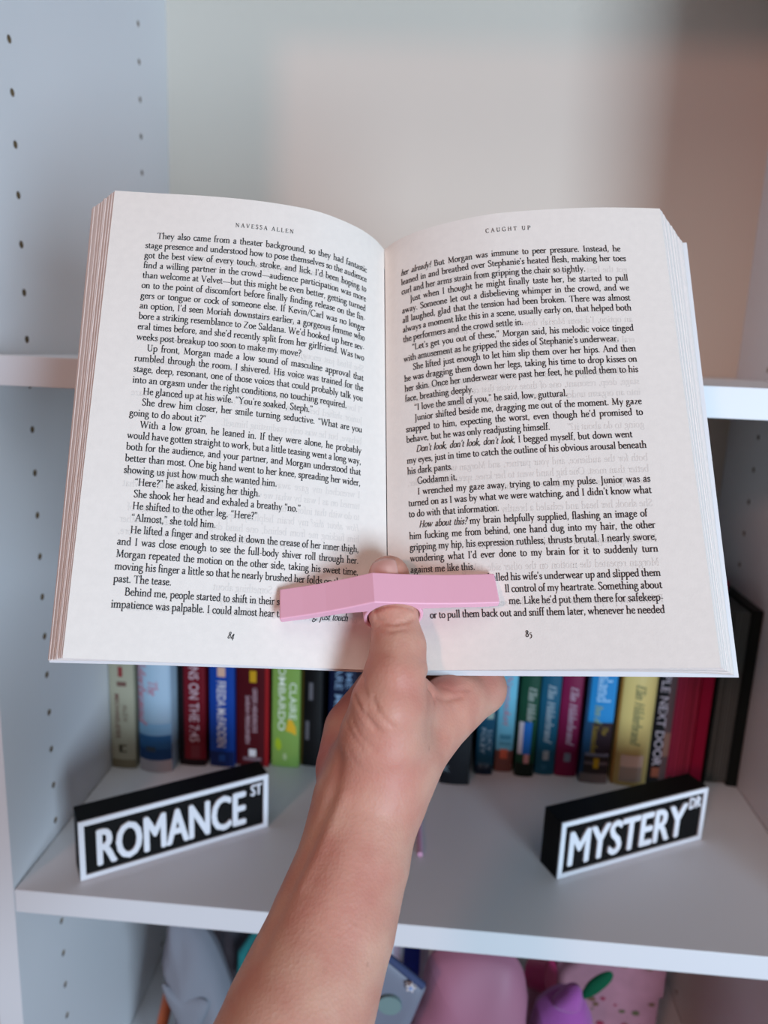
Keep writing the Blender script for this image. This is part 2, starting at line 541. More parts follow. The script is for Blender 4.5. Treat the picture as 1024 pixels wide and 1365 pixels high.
def shelf_book(x0, x1, yf, h, base, label, patches=(), texts=(), bulge=0.0015, depth=None, lean=0.0, fore=None, name='book', group='books in the row on the middle shelf'):
    """spine towards the room (or fore edge, when fore gives the colour of the page edges)"""
    w = x1 - x0
    depth = depth or (BAY_D - 0.004 - yf)
    root = empty(name, (x0 + w / 2, yf, 0.0004), label, 'book', group, (0, lean, 0))
    cols = [base] + [p[4] for p in patches] + [t[5] for t in texts]
    mats = [cmat(c) for c in cols]
    mb = MB()
    hw = w / 2

    def ys(x):           # the front of the spine
        return -bulge * (1 - (x / hw) ** 2)
    n = 8
    th = 0.0016 if bulge < 0.002 else 0.0024
    if fore is None:
        outer = [(-hw + w * k / n, ys(-hw + w * k / n)) for k in range(n + 1)]
        poly = outer + [(hw, depth), (hw - th, depth), (hw - th, th + 0.001), (-hw + th, th + 0.001), (-hw + th, depth), (-hw, depth)]
    else:
        rb = w * 0.30                  # the far board, seen thick where the block leans off it
        poly = [(-hw, 0), (-hw + th, 0), (-hw + th, depth - th), (hw - rb, depth - th), (hw - rb, 0.001), (hw, 0), (hw, depth), (-hw, depth)]
    k0 = len(poly)
    mb.v += [(x, y, 0.0) for x, y in poly] + [(x, y, h) for x, y in poly]
    for i in range(k0):
        j = (i + 1) % k0
        mb.f.append((i, j, k0 + j, k0 + i)); mb.mi.append(0); mb.sm.append(fore is None and i < n and bulge > 0.002)
    for z in (0, 1):     # ends: the cover board strips
        f = tuple(range(k0)) if z else tuple(range(k0))[::-1]
        mb.f.append(tuple(i + z * k0 for i in f)); mb.mi.append(0); mb.sm.append(False)
    e = 0.00012
    mi = 0
    for (z0, z1, a, b, c) in patches:
        mi += 1
        P = []
        for z in (z0, z1):
            P.append([(-hw + w * (a + (b - a) * k / n), ys(-hw + w * (a + (b - a) * k / n)) - e * (1 + 0.3 * mi), z) for k in range(n + 1)])
        mb.grid(P, mi, False)
    for (t, z_top, a, length, size, c, style) in texts:
        mi += 1
        # reads downwards: x of the word runs to -Z, its up to +X... letters stand at fraction a of the spine
        if style.startswith('serif'):
            V, F = set_line(t, 1.0, italic=((0, 99),) if 'it' in style else ())
            X1 = max(p[0] for p in V)
            V = [(p[0] / X1, p[1] / 66.0) for p in V]
        else:
            V, F, _ = sans(t, 0.006)
        xc = -hw + w * a
        pts = []
        if style.endswith('up'):        # upright letters across the spine
            for (u, v) in V:
                x = xc + (u - 0.5) * length
                pts.append((x, ys(x) - e * 4, z_top - size + v * size))
        else:
            for (u, v) in V:
                x = xc + (v - 0.5) * size
                x = max(-hw, min(hw, x))
                pts.append((x, ys(x) - e * 4, z_top - u * length))
        mb.add(pts, F, mi)
    mb.build('cover', mats, root)
    pb = MB()
    if fore is None:
        pb.box((-hw + th, th + 0.0015, 0.003), (hw - th, depth - 0.003, h - 0.003))
        pb.build('page_block', M_pages, root)
    else:
        nl = 15
        x0_, x1_ = -hw + th + 0.0003, hw - rb - 0.0003
        rn = random.Random(int(w * 1e5))
        for k in range(nl):            # the leaves show as sheaves, some standing a little proud
            xa, xb = x0_ + (x1_ - x0_) * k / nl, x0_ + (x1_ - x0_) * (k + 0.93) / nl
            pb.box((xa, 0.0025 + rn.uniform(0, 0.0016), 0.003), (xb, depth - th - 0.0004, h - 0.003), k % 2)
        pb.build('page_block', [cmat(fore, 0.8), cmat(tuple(int(c * 0.72) for c in fore), 0.8)], root)
    return root


W_ = (214, 214, 218)
shelf_book(0.0012, 0.0246, 0.168, 0.205, (178, 172, 150), 'cream beige paperback with dark red author lettering, leftmost against the side panel',
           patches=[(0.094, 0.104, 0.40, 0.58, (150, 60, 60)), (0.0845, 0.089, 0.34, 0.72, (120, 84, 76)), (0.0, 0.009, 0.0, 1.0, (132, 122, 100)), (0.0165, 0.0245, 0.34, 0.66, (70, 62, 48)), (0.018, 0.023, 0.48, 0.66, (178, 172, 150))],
           texts=[('MICHAELIDES', 0.0763, 0.32, 0.045, 0.0046, (120, 70, 64), 'sans'), ('ALEX', 0.0661, 0.64, 0.018, 0.0042, (128, 108, 92), 'sans')])
shelf_book(0.0288, 0.0600, 0.168, 0.208, (176, 200, 220), 'pale sky-blue hardback with pink script lettering above a dark blue sea',
           patches=[(0.036, 0.050, 0.0, 1.0, (128, 166, 196)), (0.010, 0.038, 0.0, 1.0, (44, 92, 140)), (0.0125, 0.024, 0.0, 1.0, (24, 62, 110)), (0.0, 0.0125, 0.0, 1.0, (176, 168, 174)), (0.0215, 0.0265, 0.25, 0.55, (60, 70, 84))],
           texts=[('The', 0.0946, 0.52, 0.0155, 0.0088, (206, 128, 146), 'serifit'), ('Elin Hilderbrand', 0.160, 0.16, 0.1124, 0.0080, (206, 128, 146), 'serifit')], bulge=0.005)
shelf_book(0.0628, 0.0885, 0.181, 0.212, (104, 14, 30), 'dark red thriller with a black left edge and wide silver capitals on its spine',
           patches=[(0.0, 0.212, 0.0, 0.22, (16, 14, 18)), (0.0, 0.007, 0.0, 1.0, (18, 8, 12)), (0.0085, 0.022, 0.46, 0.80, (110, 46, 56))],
           texts=[('CONFESSIONS ON THE 7:45', 0.1600, 0.60, 0.1345, 0.0092, (196, 176, 186), 'sans')])
shelf_book(0.0923, 0.1160, 0.183, 0.210, (16, 62, 150), 'royal blue paperback with white capitals on its spine, left of the maroon one',
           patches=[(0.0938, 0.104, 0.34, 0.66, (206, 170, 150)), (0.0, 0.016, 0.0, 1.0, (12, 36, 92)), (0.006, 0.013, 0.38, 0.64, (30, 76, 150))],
           texts=[('FREIDA McFADDEN', 0.0893, 0.50, 0.0683, 0.0085, W_, 'sans')])
shelf_book(0.1170, 0.1486, 0.188, 0.213, (70, 8, 18), 'maroon hardback with two lines of small white capitals, left of the green book',
           patches=[(0.0, 0.213, 0.88, 1.0, (140, 14, 20)), (0.088, 0.0998, 0.42, 0.62, (190, 150, 30)), (0.0105, 0.0181, 0.40, 0.62, W_), (0.006, 0.0095, 0.22, 0.78, (120, 100, 110))],
           texts=[('GREER HENDRICKS', 0.0823, 0.58, 0.0463, 0.0044, (186, 160, 170), 'sans'), ('SARAH PEKKANEN', 0.0740, 0.36, 0.0498, 0.0044, (186, 160, 170), 'sans')])
shelf_book(0.1512, 0.1778, 0.191, 0.214, (124, 160, 78), 'bright green book with white capitals and a yellow flower shape on its spine',
           patches=[],
           texts=[('CLAIRE', 0.0888, 0.76, 0.0382, 0.0068, (222, 232, 214), 'sans'), ('LOMBARDO', 0.112, 0.36, 0.0733, 0.0070, (222, 232, 214), 'sans')])
shelf_book(0.1790, 0.1985, 0.196, 0.216, (12, 12, 14), 'black book with pale brush marks down its spine, right of the green one',
           patches=[(0.070, 0.088, 0.36, 0.56, (96, 96, 102)), (0.028, 0.048, 0.22, 0.40, (92, 92, 98)), (0.0, 0.216, 0.0, 0.08, (80, 66, 20))])
shelf_book(0.2030, 0.2290, 0.214, 0.212, (12, 22, 52), 'navy blue book with pale blue capitals, half hidden behind the wrist',
           texts=[('DARE ME', 0.1080, 0.36, 0.056, 0.0072, (128, 160, 190), 'sans'), ('ME', 0.092, 0.74, 0.016, 0.0060, (110, 140, 170), 'sans')])
shelf_book(0.3150, 0.3432, 0.183, 0.208, (16, 20, 26), 'black book standing forward of the row just right of the forearm',
           texts=[('K', 0.019, 0.22, 0.006, 0.006, (110, 130, 140), 'sansup')])
shelf_book(0.3500, 0.3665, 0.204, 0.206, (18, 76, 104), 'slim dark teal paperback with small pale capitals right of the black book',
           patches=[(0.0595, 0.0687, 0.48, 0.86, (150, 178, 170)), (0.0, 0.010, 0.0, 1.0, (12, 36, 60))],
           texts=[('LUCY', 0.0475, 0.72, 0.022, 0.0040, (150, 180, 196), 'sans'), ('FOLEY', 0.0496, 0.34, 0.027, 0.0046, (150, 180, 196), 'sans'), ('H H', 0.0129, 0.50, 0.009, 0.0062, (120, 140, 156), 'sansup')])
shelf_book(0.3690, 0.3862, 0.212, 0.208, (104, 182, 208), 'turquoise sky-blue book with faint pink script and a brown foot',
           patches=[(0.0, 0.023, 0.0, 1.0, (112, 76, 72)), (0.0144, 0.0245, 0.28, 0.70, (206, 108, 84)), (0.0345, 0.0400, 0.20, 0.85, (66, 136, 164)), (0.0285, 0.0325, 0.20, 0.85, (80, 146, 172))],
           texts=[('The Hotel Nantucket', 0.160, 0.50, 0.111, 0.0060, (176, 128, 150), 'serifit')])
shelf_book(0.3885, 0.4064, 0.206, 0.206, (14, 66, 48), 'dark green book with silver script and a blue and white picture at its foot',
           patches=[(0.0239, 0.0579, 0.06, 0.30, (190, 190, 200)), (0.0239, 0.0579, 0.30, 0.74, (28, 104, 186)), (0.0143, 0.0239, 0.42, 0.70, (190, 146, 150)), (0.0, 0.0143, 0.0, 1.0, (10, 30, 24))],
           texts=[('Elin Hilde', 0.0946, 0.62, 0.0360, 0.0072, (170, 180, 174), 'serifit')])
shelf_book(0.4088, 0.4272, 0.212, 0.208, (18, 84, 112), 'deep blue-green book with silver script, left of the burgundy one',
           patches=[(0.0160, 0.0260, 0.36, 0.66, (150, 170, 180)), (0.006, 0.011, 0.3, 0.6, (40, 100, 130))],
           texts=[('Elin Hilderbrand', 0.0956, 0.54, 0.0615, 0.0072, (170, 186, 194), 'serifit')])
shelf_book(0.4284, 0.4490, 0.212, 0.208, (122, 18, 66), 'burgundy magenta book with silver script along its spine',
           patches=[(0.0160, 0.0253, 0.36, 0.66, (130, 140, 160))],
           texts=[('Elin Hilderbrand', 0.0950, 0.56, 0.0616, 0.0072, (190, 164, 182), 'serifit')])
shelf_book(0.4508, 0.4770, 0.204, 0.210, (34, 70, 104), 'thick book with a bright blue upper spine and a brown street photo below',
           patches=[(0.064, 0.210, 0.10, 1.0, (30, 132, 196)), (0.031, 0.064, 0.30, 1.0, (46, 30, 38)), (0.0, 0.031, 0.10, 1.0, (52, 40, 40)), (0.0285, 0.0315, 0.12, 0.98, (130, 130, 150)),
                    (0.0, 0.010, 0.0, 1.0, (126, 112, 112)), (0.0195, 0.0225, 0.12, 0.98, (120, 104, 108)), (0.0160, 0.0265, 0.44, 0.64, (206, 160, 30))],
           texts=[('The Island', 0.142, 0.56, 0.057, 0.0120, (166, 204, 236), 'serif'), ('Best of', 0.0820, 0.44, 0.020, 0.0066, (150, 166, 110), 'serifit'), ('Nantucket', 0.0620, 0.40, 0.031, 0.0060, (160, 132, 50), 'serifit'), ('The', 0.0610, 0.74, 0.010, 0.0056, (160, 132, 50), 'serifit')])
shelf_book(0.4812, 0.5145, 0.206, 0.206, (214, 192, 122), 'yellow gold hardback with dark green script on a rounded spine',
           patches=[(0.0129, 0.0322, 0.20, 0.84, (196, 176, 164)), (0.004, 0.0200, 0.20, 0.84, (146, 136, 128)), (0.0, 0.206, 0.0, 0.05, (150, 104, 40))],
           texts=[('Elin Hilderbrand', 0.1053, 0.54, 0.0626, 0.0088, (84, 100, 70), 'serifit')], bulge=0.004)
shelf_book(0.5162, 0.5340, 0.210, 0.210, (16, 14, 18), 'black thriller with big brush capitals and a portrait picture on its spine',
           patches=[(0.0, 0.210, 0.60, 1.0, (90, 72, 74)), (0.030, 0.055, 0.66, 1.0, (140, 106, 92)), (0.0078, 0.0180, 0.20, 0.60, (140, 80, 60))],
           texts=[('COUPLE NEXT DOOR', 0.142, 0.40, 0.122, 0.0080, (190, 184, 196), 'sans')])
shelf_book(0.5362, 0.5700, 0.216, 0.206, (162, 12, 62), 'crimson book turned with its red sprayed page edges to the room', fore=(196, 60, 98))
shelf_book(0.5722, 0.6046, 0.215, 0.180, (14, 22, 20), 'black book with dark grey page edges outward, rightmost against the side panel', fore=(104, 110, 108))

# printed shapes on the green spine: a yellow petal and a lime leaf
for o in [o for o in bpy.data.objects if o.get('label', '').startswith('bright green')]:
    cov = [c for c in o.children if c.name.startswith('cover')][0]
    bm = bmesh.new(); bm.from_mesh(cov.data)
    for mi, pts in ((len(cov.data.materials), [(0.60, .051), (0.74, .050), (0.88, .042), (0.90, .034), (0.70, .037), (0.52, .039), (0.57, .046)]),
                    (len(cov.data.materials) + 1, [(0.22, .0316), (0.34, .027), (0.38, .021), (0.26, .0165), (0.14, .021), (0.12, .026)]),
                    (len(cov.data.materials) + 2, [(0.44, .0145), (0.54, .0145), (0.58, .010), (0.50, .007), (0.42, .010)])):
        hw = 0.0133
        vs = [bm.verts.new((-hw + 2 * hw * a, -0.0015 * (1 - (2 * a - 1) ** 2) - 0.0004, z)) for a, z in pts]
        fc = bm.faces.new(vs); fc.material_index = mi
        fc.normal_update()
        if fc.normal.y > 0: fc.normal_flip()
    bm.to_mesh(cov.data); bm.free()
    for c in ((214, 170, 40), (158, 186, 40), (170, 190, 140)):
        cov.data.materials.append(cmat(c))

# ------------------------------------------------------------------ the two street-sign blocks
M_black = mat('matte_black_print', (10, 10, 11), 0.6, 0.15, bump=0.05, bump_scale=500)
M_signwhite = mat('white_print', (232, 234, 240), 0.5, 0.3)


def street_sign(ax, ay, ang, word, small, wx, sx, label):
    """the front bottom left corner at (ax, ay); the front runs along the angle"""
    L, T, H = 0.1495, 0.0218, 0.050
    root = empty('street_sign', (ax, ay, 0.0004), label, 'sign', 'street sign blocks on the middle shelf', (0, 0, ang))
    b = MB()
    b.box((0, 0, 0), (L, T, H))
    b.build('sign_block', M_black, root, bevel=0.0004)
    fr = MB()
    e, bw, dp = 0.0002, 0.0042, 0.0014
    o = [(e, 0, e), (L - e, 0, e), (L - e, 0, H - e), (e, 0, H - e)]
    i = [(bw, 0, bw), (L - bw, 0, bw), (L - bw, 0, H - bw), (bw, 0, H - bw)]
    V = [(x, y - dp, z) for x, y, z in o + i] + [(x, y + 0.0003, z) for x, y, z in o + i]
    F = []
    for k in range(4):
        j = (k + 1) % 4
        F += [(k, j, 4 + j, 4 + k), (8 + k, 12 + k, 12 + j, 8 + j), (k, 8 + k, 8 + j, j), (4 + k, 4 + j, 12 + j, 12 + k)]
    fr.add(V, F)
    fr.build('border', M_signwhite, root, recalc=True)
    lt = MB()
    for t, (x0, x1), (z0, z1), wt in ((word, wx, (0.0095, 0.0395), 0.0009), (small, sx, (0.0332, 0.0432), 0.0003)):
        V, F, _ = sans(t, 0.0)
        V0 = V
        # outline extruded by 1.4 mm, struck three times side by side for a bold face
        edges = {}
        for f in F:
            for a in range(len(f)):
                ed = (f[a], f[(a + 1) % len(f)])
                edges[ed] = edges.get(ed, 0) + 1
        k = len(V)
        side = [(a, b_, k + b_, k + a) for (a, b_) in edges if (b_, a) not in edges]
        for s_, (dx, dz) in enumerate(((-wt, 0), (0, -wt * 0.7), (0, wt * 0.7), (wt, 0))):
            P = [(x0 + wt + dx + u * (x1 - x0 - 2 * wt), -dp - 0.00001 * s_, z0 + dz + v * (z1 - z0)) for u, v in V]
            lt.add(P + [(x, 0.0003, z) for x, y, z in P], list(F) + side)
    lt.build('lettering', M_signwhite, root, recalc=True)
    return root


street_sign(0.0441, 0.0143, math.radians(33.8), 'ROMANCE', 'ST', (0.0125, 0.1300), (0.1340, 0.1440), 'black and white street sign block reading ROMANCE ST, on the left of the shelf')
street_sign(0.4067, 0.0614, math.radians(26.6), 'MYSTERY', 'DR', (0.0088, 0.1290), (0.1305, 0.1435), 'black and white street sign block reading MYSTERY DR, on the right of the shelf')

# the pink tip that shows beside the forearm: a thin stick lying on the shelf
st = empty('pencil', (0.2995, 0.0737, 0.0026), 'thin pale pink pencil on the shelf, only its end showing beside the forearm', 'pencil')
s = MB(); s.tube([(0, 0.0, 0), (-0.004, 0.075, 0.0)], 0.0022, 12); s.build('barrel', mat('pink_lacquer', (226, 176, 210), 0.35), st)
s = MB(); s.tube([(-0.004, 0.0755, 0), (-0.0043, 0.080, 0.0), (-0.0047, 0.0865, 0.0)], [0.0021, 0.0021, 0.0005], 12); s.build('tip', mat('plum_tip', (120, 70, 110), 0.5), st)

# ------------------------------------------------------------------ the bay below: soft things and boxes, mostly in shade
def pillow(mb, outline, y0, depth, fold=0.0, fseed=1, n_r=14, mi=0, freq=60):
    """closed soft body from an (x, z) outline, thick along Y"""
    rnd = random.Random(fseed)
    pts = smooth_line([tuple(p) for p in outline] + [tuple(outline[0])], 5)[:-1]
    cx = sum(p[0] for p in pts) / len(pts)
    cz = sum(p[1] for p in pts) / len(pts)
    n = len(pts)
    ph = [rnd.uniform(0, 6.28) for _ in range(4)]
    for side in (-1, 1):
        rows = []
        for k in range(n_r + 1):
            r = k / n_r
            row = []
            for i in range(n + 1):
                x = cx + (pts[i % n][0] - cx) * r
                z = max(0.0008, cz + (pts[i % n][1] - cz) * r)
                w = fold * (math.sin(freq * x + 22 * z + ph[0]) + 0.6 * math.sin(freq * 1.9 * x - 40 * z + ph[1]) + 0.4 * math.sin(75 * z + ph[2])) * (1 - r ** 4)
                row.append((x, y0 + side * (depth * (max(0, 1 - r ** 2.6)) ** 0.6 + w * side * -1), z))
            rows.append(row)
        mb.grid(rows, mi, True, flip=(side > 0))


bag = empty('drawstring_bag', (0.11, 0.12, LOWER + 0.0004), 'soft pale grey fabric bag hanging in folds, left in the bay below', 'bag')
Mbag = mat('grey_cotton', (132, 136, 146), 0.9, 0.1, bump=0.25, bump_scale=400)


def rel(pts, o=(0.11, 0.12, LOWER)):
    return [(x - o[0], z - o[2]) for x, z in pts]


mb = MB()
pillow(mb, rel([(0.0795, -0.1000), (0.0755, -0.125), (0.0722, -0.146), (0.080, -0.163), (0.084, -0.19), (0.082, -0.25), (0.082, LOWER + 0.007), (0.150, LOWER + 0.007), (0.155, -0.24), (0.142, -0.20), (0.1355, -0.177), (0.126, -0.148), (0.1141, -0.120), (0.1000, -0.1045), (0.0900, -0.1000)]), -0.015, 0.028, 0.0028, 3, n_r=22, freq=95)
mb.build('bag_body', Mbag, bag)
mb = MB()
pillow(mb, rel([(0.079, -0.154), (0.096, -0.163), (0.116, -0.165), (0.121, -0.174), (0.110, -0.200), (0.100, -0.206), (0.089, -0.184)]), -0.040, 0.006, 0.001, 5)
mb.build('flap', Mbag, bag)

dk = empty('tote_bag', (0.135, 0.22, LOWER + 0.0004), 'dark grey bag with teal piping behind the pale grey bag', 'bag')
mb = MB()
pillow(mb, [(x - 0.135, z - LOWER) for x, z in [(0.085, -0.10), (0.082, -0.2), (0.085, LOWER + 0.007), (0.225, LOWER + 0.007), (0.225, -0.18), (0.21, -0.08), (0.15, -0.065)]], 0.02, 0.05, 0.003, 8)
mb.build('bag_body', mat('charcoal_fabric', (70, 68, 74), 0.9, 0.1, vary=0.2, vary_scale=60), dk)
mb = MB()
mb.tube([(-0.047, -0.034, 0.135), (-0.0445, -0.038, 0.100), (-0.038, -0.042, 0.062), (-0.0277, -0.042, 0.039), (-0.015, -0.040, 0.010)], [0.003, 0.0035, 0.004, 0.005, 0.004], 10)
mb.tube([(0.006, -0.036, 0.140), (-0.0098, -0.040, 0.1116), (-0.012, -0.040, 0.080)], [0.0035, 0.005, 0.004], 10)
mb.build('piping', mat('teal_piping', (30, 120, 120), 0.6), dk)

pc = empty('wooden_stick', (0.042, 0.14, LOWER + 0.0004), 'orange-brown wooden stick leaning behind the pale grey bag', 'stick')
mb = MB(); mb.tube([(0.0, 0.0, 0.0), (0.0255, 0.0, 0.118)], 0.0058, 16); mb.build('stick', mat('orange_wood', (176, 84, 30), 0.5, vary=0.15, vary_scale=80), pc)

bx = empty('carton', (0.2945, 0.136, LOWER + 0.0004), 'white carton with a broad blue stripe behind the clear pouch', 'box')
mb = MB(); mb.box((-0.030, -0.012, 0.0), (0.0190, 0.020, 0.226)); mb.build('carton_body', mat('white_card', (222, 224, 236), 0.6), bx, bevel=0.0008)
mb = MB(); mb.box((-0.0040, -0.0126, 0.02), (0.0108, -0.0119, 0.225)); mb.build('stripe', mat('blue_ink', (26, 62, 184), 0.5), bx)
mb = MB(); mb.box((-0.0135, -0.0126, 0.150), (-0.0070, -0.0119, 0.224)); mb.build('print_panel', mat('faded_pink_ink', (196, 172, 190), 0.6), bx)

cp = empty('zip_pouch', (0.285, 0.045, LOWER + 0.0004), 'frosted blue-grey plastic pouch with a small white star beside the forearm', 'pouch')
Mpl = mat('frosted_plastic', (118, 124, 140), 0.42, 0.4)
ref = lambda pts: [(x - 0.285, z - LOWER) for x, z in pts]
mb = MB(); pillow(mb, ref([(0.262, -0.0585), (0.2767, -0.0662), (0.293, -0.0795), (0.3088, -0.0925), (0.3058, -0.1098), (0.2979, -0.1362), (0.2898, -0.1594), (0.280, -0.22), (0.277, LOWER + 0.004), (0.225, LOWER + 0.004), (0.228, -0.2), (0.240, -0.09)]), 0.0, 0.008, 0.0007, 4); mb.build('pouch_body', Mpl, cp)
mb = MB(); mb.tube([(x, -0.0030, z) for x, z in ref([(0.266, -0.0605), (0.2775, -0.0675), (0.292, -0.0795), (0.3075, -0.0920)])], 0.0032, 10); mb.build('zip', mat('slate_zip', (62, 74, 110), 0.7, 0.2), cp)
def star(mb, cx, cz, y, r0, r1, th):
    P = [(cx + (r0 if k % 2 == 0 else r1) * math.sin(k * math.pi / 5 + 0.2), y, cz + (r0 if k % 2 == 0 else r1) * math.cos(k * math.pi / 5 + 0.2)) for k in range(10)]
    prism(mb, P, (0, th, 0))
sx, sz = ref([(0.2976, -0.0900)])[0]
mb = MB(); star(mb, sx, sz, -0.0086, 0.0046, 0.0023, 0.004); mb.build('star_badge', mat('white_badge', (222, 216, 214), 0.5), cp)
mb = MB(); star(mb, sx, sz, -0.0090, 0.0025, 0.0012, 0.002); mb.build('star_centre', mat('blue_badge', (120, 150, 200), 0.5), cp)
mb = MB()
x, z = ref([(0.2815, -0.1080)])[0]
prism(mb, [(x + 0.0095 * math.cos(a / 20 * 2 * math.pi), -0.0092, z + 0.0085 * math.sin(a / 20 * 2 * math.pi)) for a in range(20)], (0, 0.003, 0))
mb.build('round_sticker', mat('sage_sticker', (116, 142, 142), 0.6), cp)

pk = empty('cosmetic_pouch', (0.352, 0.09, LOWER + 0.0004), 'large dusty pink leather pouch in the bay below, right of the forearm', 'pouch')
mb = MB(); pillow(mb, [(x - 0.352, z - LOWER) for x, z in [(0.312, -0.105), (0.330, -0.0935), (0.357, -0.090), (0.380, -0.0935), (0.391, -0.106), (0.397, -0.128), (0.399, -0.160), (0.398, LOWER + 0.007), (0.298, LOWER + 0.007), (0.298, -0.175), (0.306, -0.140)]], -0.005, 0.026, 0.0014, 2, n_r=20, freq=60)
mb.build('pouch_body', mat('dusty_pink_leather', (168, 112, 134), 0.55, 0.35, bump=0.1, bump_scale=500), pk)

hp = empty('paper_cup', (0.4225, 0.155, LOWER + 0.0004), 'small hot pink cup lying tilted behind the pink pouch', 'cup')
mb = MB()
ax0, ax1 = Vector((-0.010, 0.0, 0.143)), Vector((0.004, -0.008, 0.148))
mb.tube([ax0, ax1 + (ax1 - ax0) * 0.25], [0.0125, 0.0155], 24, cap=False)
mb.tube([ax1 + (ax1 - ax0) * 0.25, ax0 + (ax1 - ax0) * 0.1], [0.0148, 0.0118], 24, cap=True)
mb.build('cup_wall', mat('hot_pink_card', (190, 50, 108), 0.5), hp)
mb = MB(); mb.tube([(-0.006, 0.004, 0.0), (-0.006, 0.004, 0.132)], [0.013, 0.012], 16); mb.build('cup_stack', mat('pale_pink_card', (196, 150, 164), 0.6), hp)

pl = empty('plush_toy', (0.437, 0.115, LOWER + 0.0004), 'orchid purple plush toy with a rounded ear, in the bay below', 'plush toy')
Mpl2 = mat('orchid_plush', (166, 88, 164), 0.95, 0.1, sheen=0.3, bump=0.5, bump_scale=900)
mb = MB(); pillow(mb, [(x - 0.437, z - LOWER) for x, z in [(0.4105, -0.180), (0.416, -0.1665), (0.428, -0.155), (0.440, -0.152), (0.452, -0.159), (0.459, -0.170), (0.465, -0.19), (0.468, -0.25), (0.462, LOWER + 0.007), (0.408, LOWER + 0.007), (0.404, -0.24)]], 0.0, 0.024, 0.0, 2); mb.build('plush_body', Mpl2, pl)
mb = MB(); pillow(mb, [(x - 0.437, z - LOWER) for x, z in [(0.424, -0.160), (0.430, -0.149), (0.4385, -0.1405), (0.4465, -0.140), (0.450, -0.148), (0.4495, -0.160), (0.440, -0.166)]], -0.010, 0.010, 0.0, 2); mb.build('ear', Mpl2, pl)

lf = empty('felt_leaf', (0.470, 0.142, LOWER + 0.0004), 'dark green felt leaf sticking up behind the purple plush toy', 'leaf')
mb = MB(); pillow(mb, [(x - 0.470, z - LOWER) for x, z in [(0.4575, -0.182), (0.4615, -0.166), (0.472, -0.1545), (0.4815, -0.150), (0.4845, -0.156), (0.4790, -0.166), (0.468, -0.178)]], -0.006, 0.004, 0.0, 2); mb.build('leaf_blade', mat('green_felt', (18, 84, 58), 0.9, 0.1), lf)
mb = MB(); mb.tube([(-0.011, -0.005, 0.142), (-0.012, 0.002, 0.06), (-0.012, 0.004, 0.0)], 0.003, 10); mb.build('stem', mat('green_stem', (26, 92, 60), 0.9), lf)

gb = empty('gift_box', (0.494, 0.215, LOWER + 0.0004), 'pink floral gift box with a lid, rightmost in the bay below', 'box')
Mgift = [mat('pink_floral_card', (158, 108, 122), 0.6, vary=0.10, vary_scale=60), cmat((104, 74, 54)), cmat((140, 40, 66)), cmat((84, 80, 54))]
rnd = random.Random(4)


def petals(mb, y, n, zr):
    for k in range(n):
        x, z, r = rnd.uniform(-0.040, 0.046), rnd.uniform(*zr), rnd.uniform(0.002, 0.006)
        prism(mb, [(x + r * math.cos(a * 1.05) * rnd.uniform(.5, 1), y - 0.0001 * (k % 5), z + 0.5 * r * math.sin(a * 1.05)) for a in range(6)], (0, 0.0008, 0), 1 + k % 3)


mb = MB(); mb.box((-0.050, -0.042, 0.0), (0.049, 0.060, 0.113)); petals(mb, -0.0423, 40, (0.03, 0.105)); mb.build('box_body', Mgift, gb)
mb = MB(); mb.box((-0.0525, -0.0445, 0.1132), (0.0515, 0.0625, 0.158)); petals(mb, -0.0448, 16, (0.146, 0.154)); mb.build('lid', Mgift, gb)

# ------------------------------------------------------------------ the open paperback
# its own frame: x across the pages, y up along the gutter, z out of the pages; origin at the foot of the gutter
B_U = Vector((0.9939871, 0.1047229, 0.0319824))
B_V = Vector((-0.0778519, 0.4705404, 0.8789374))
B_N = Vector((0.0769959, -0.8761422, 0.4758640))
U0, N0, SHEAR = 0.0128, -0.322, -0.02
B_O = Vector((0.2898695, -0.4439362, 0.4195664)) + B_U * U0 + B_V * (SHEAR * U0) + B_N * N0
PAGE_H = 0.2095
BOOK_M = Matrix.Identity(4)
for r in range(3):
    BOOK_M[r][0], BOOK_M[r][1], BOOK_M[r][2], BOOK_M[r][3] = B_U[r], B_V[r], B_N[r], B_O[r]

open_book = empty('open_book', (0, 0, 0), 'open paperback novel held upright, pages 84 and 85 showing', 'book')
open_book.matrix_world = BOOK_M


def resample(pts, n=81):
    p = np.array(smooth_line([tuple(q) for q in pts], 8))
    d = np.r_[0, np.cumsum(np.hypot(*np.diff(p, axis=0).T))]
    s = np.linspace(0, d[-1], n)
    return np.c_[np.interp(s, d, p[:, 0]) - U0, np.interp(s, d, p[:, 1]) - N0]


NS = 81
# outer edge -> gutter, (across, out) at the head and at the foot
L_TOP = resample([(-.1112, -.2852), (-.0921, -.2860), (-.0718, -.2867), (-.0515, -.2883), (-.0345, -.2910), (-.0207, -.2945), (-.0103, -.2994), (.0005, -.3066), (.0080, -.3143), (.0127, -.3220)])
L_BOT = resample([(-.1112, -.2852), (-.0850, -.2935), (-.0550, -.3042), (-.0300, -.3126), (-.0060, -.3204), (.0127, -.3248)])
# gutter -> outer edge
R_TOP = resample([(.0131, -.3220), (.0192, -.3143), (.0298, -.3063), (.0436, -.2994), (.0607, -.2932), (.0777, -.2898), (.0948, -.2874), (.1119, -.2858), (.1293, -.2852), (.1399, -.2852)])
R_BOT = resample([(.0131, -.3248), (.0300, -.3190), (.0500, -.3120), (.0750, -.3042), (.1000, -.2968), (.1200, -.2908), (.1399, -.2852)])
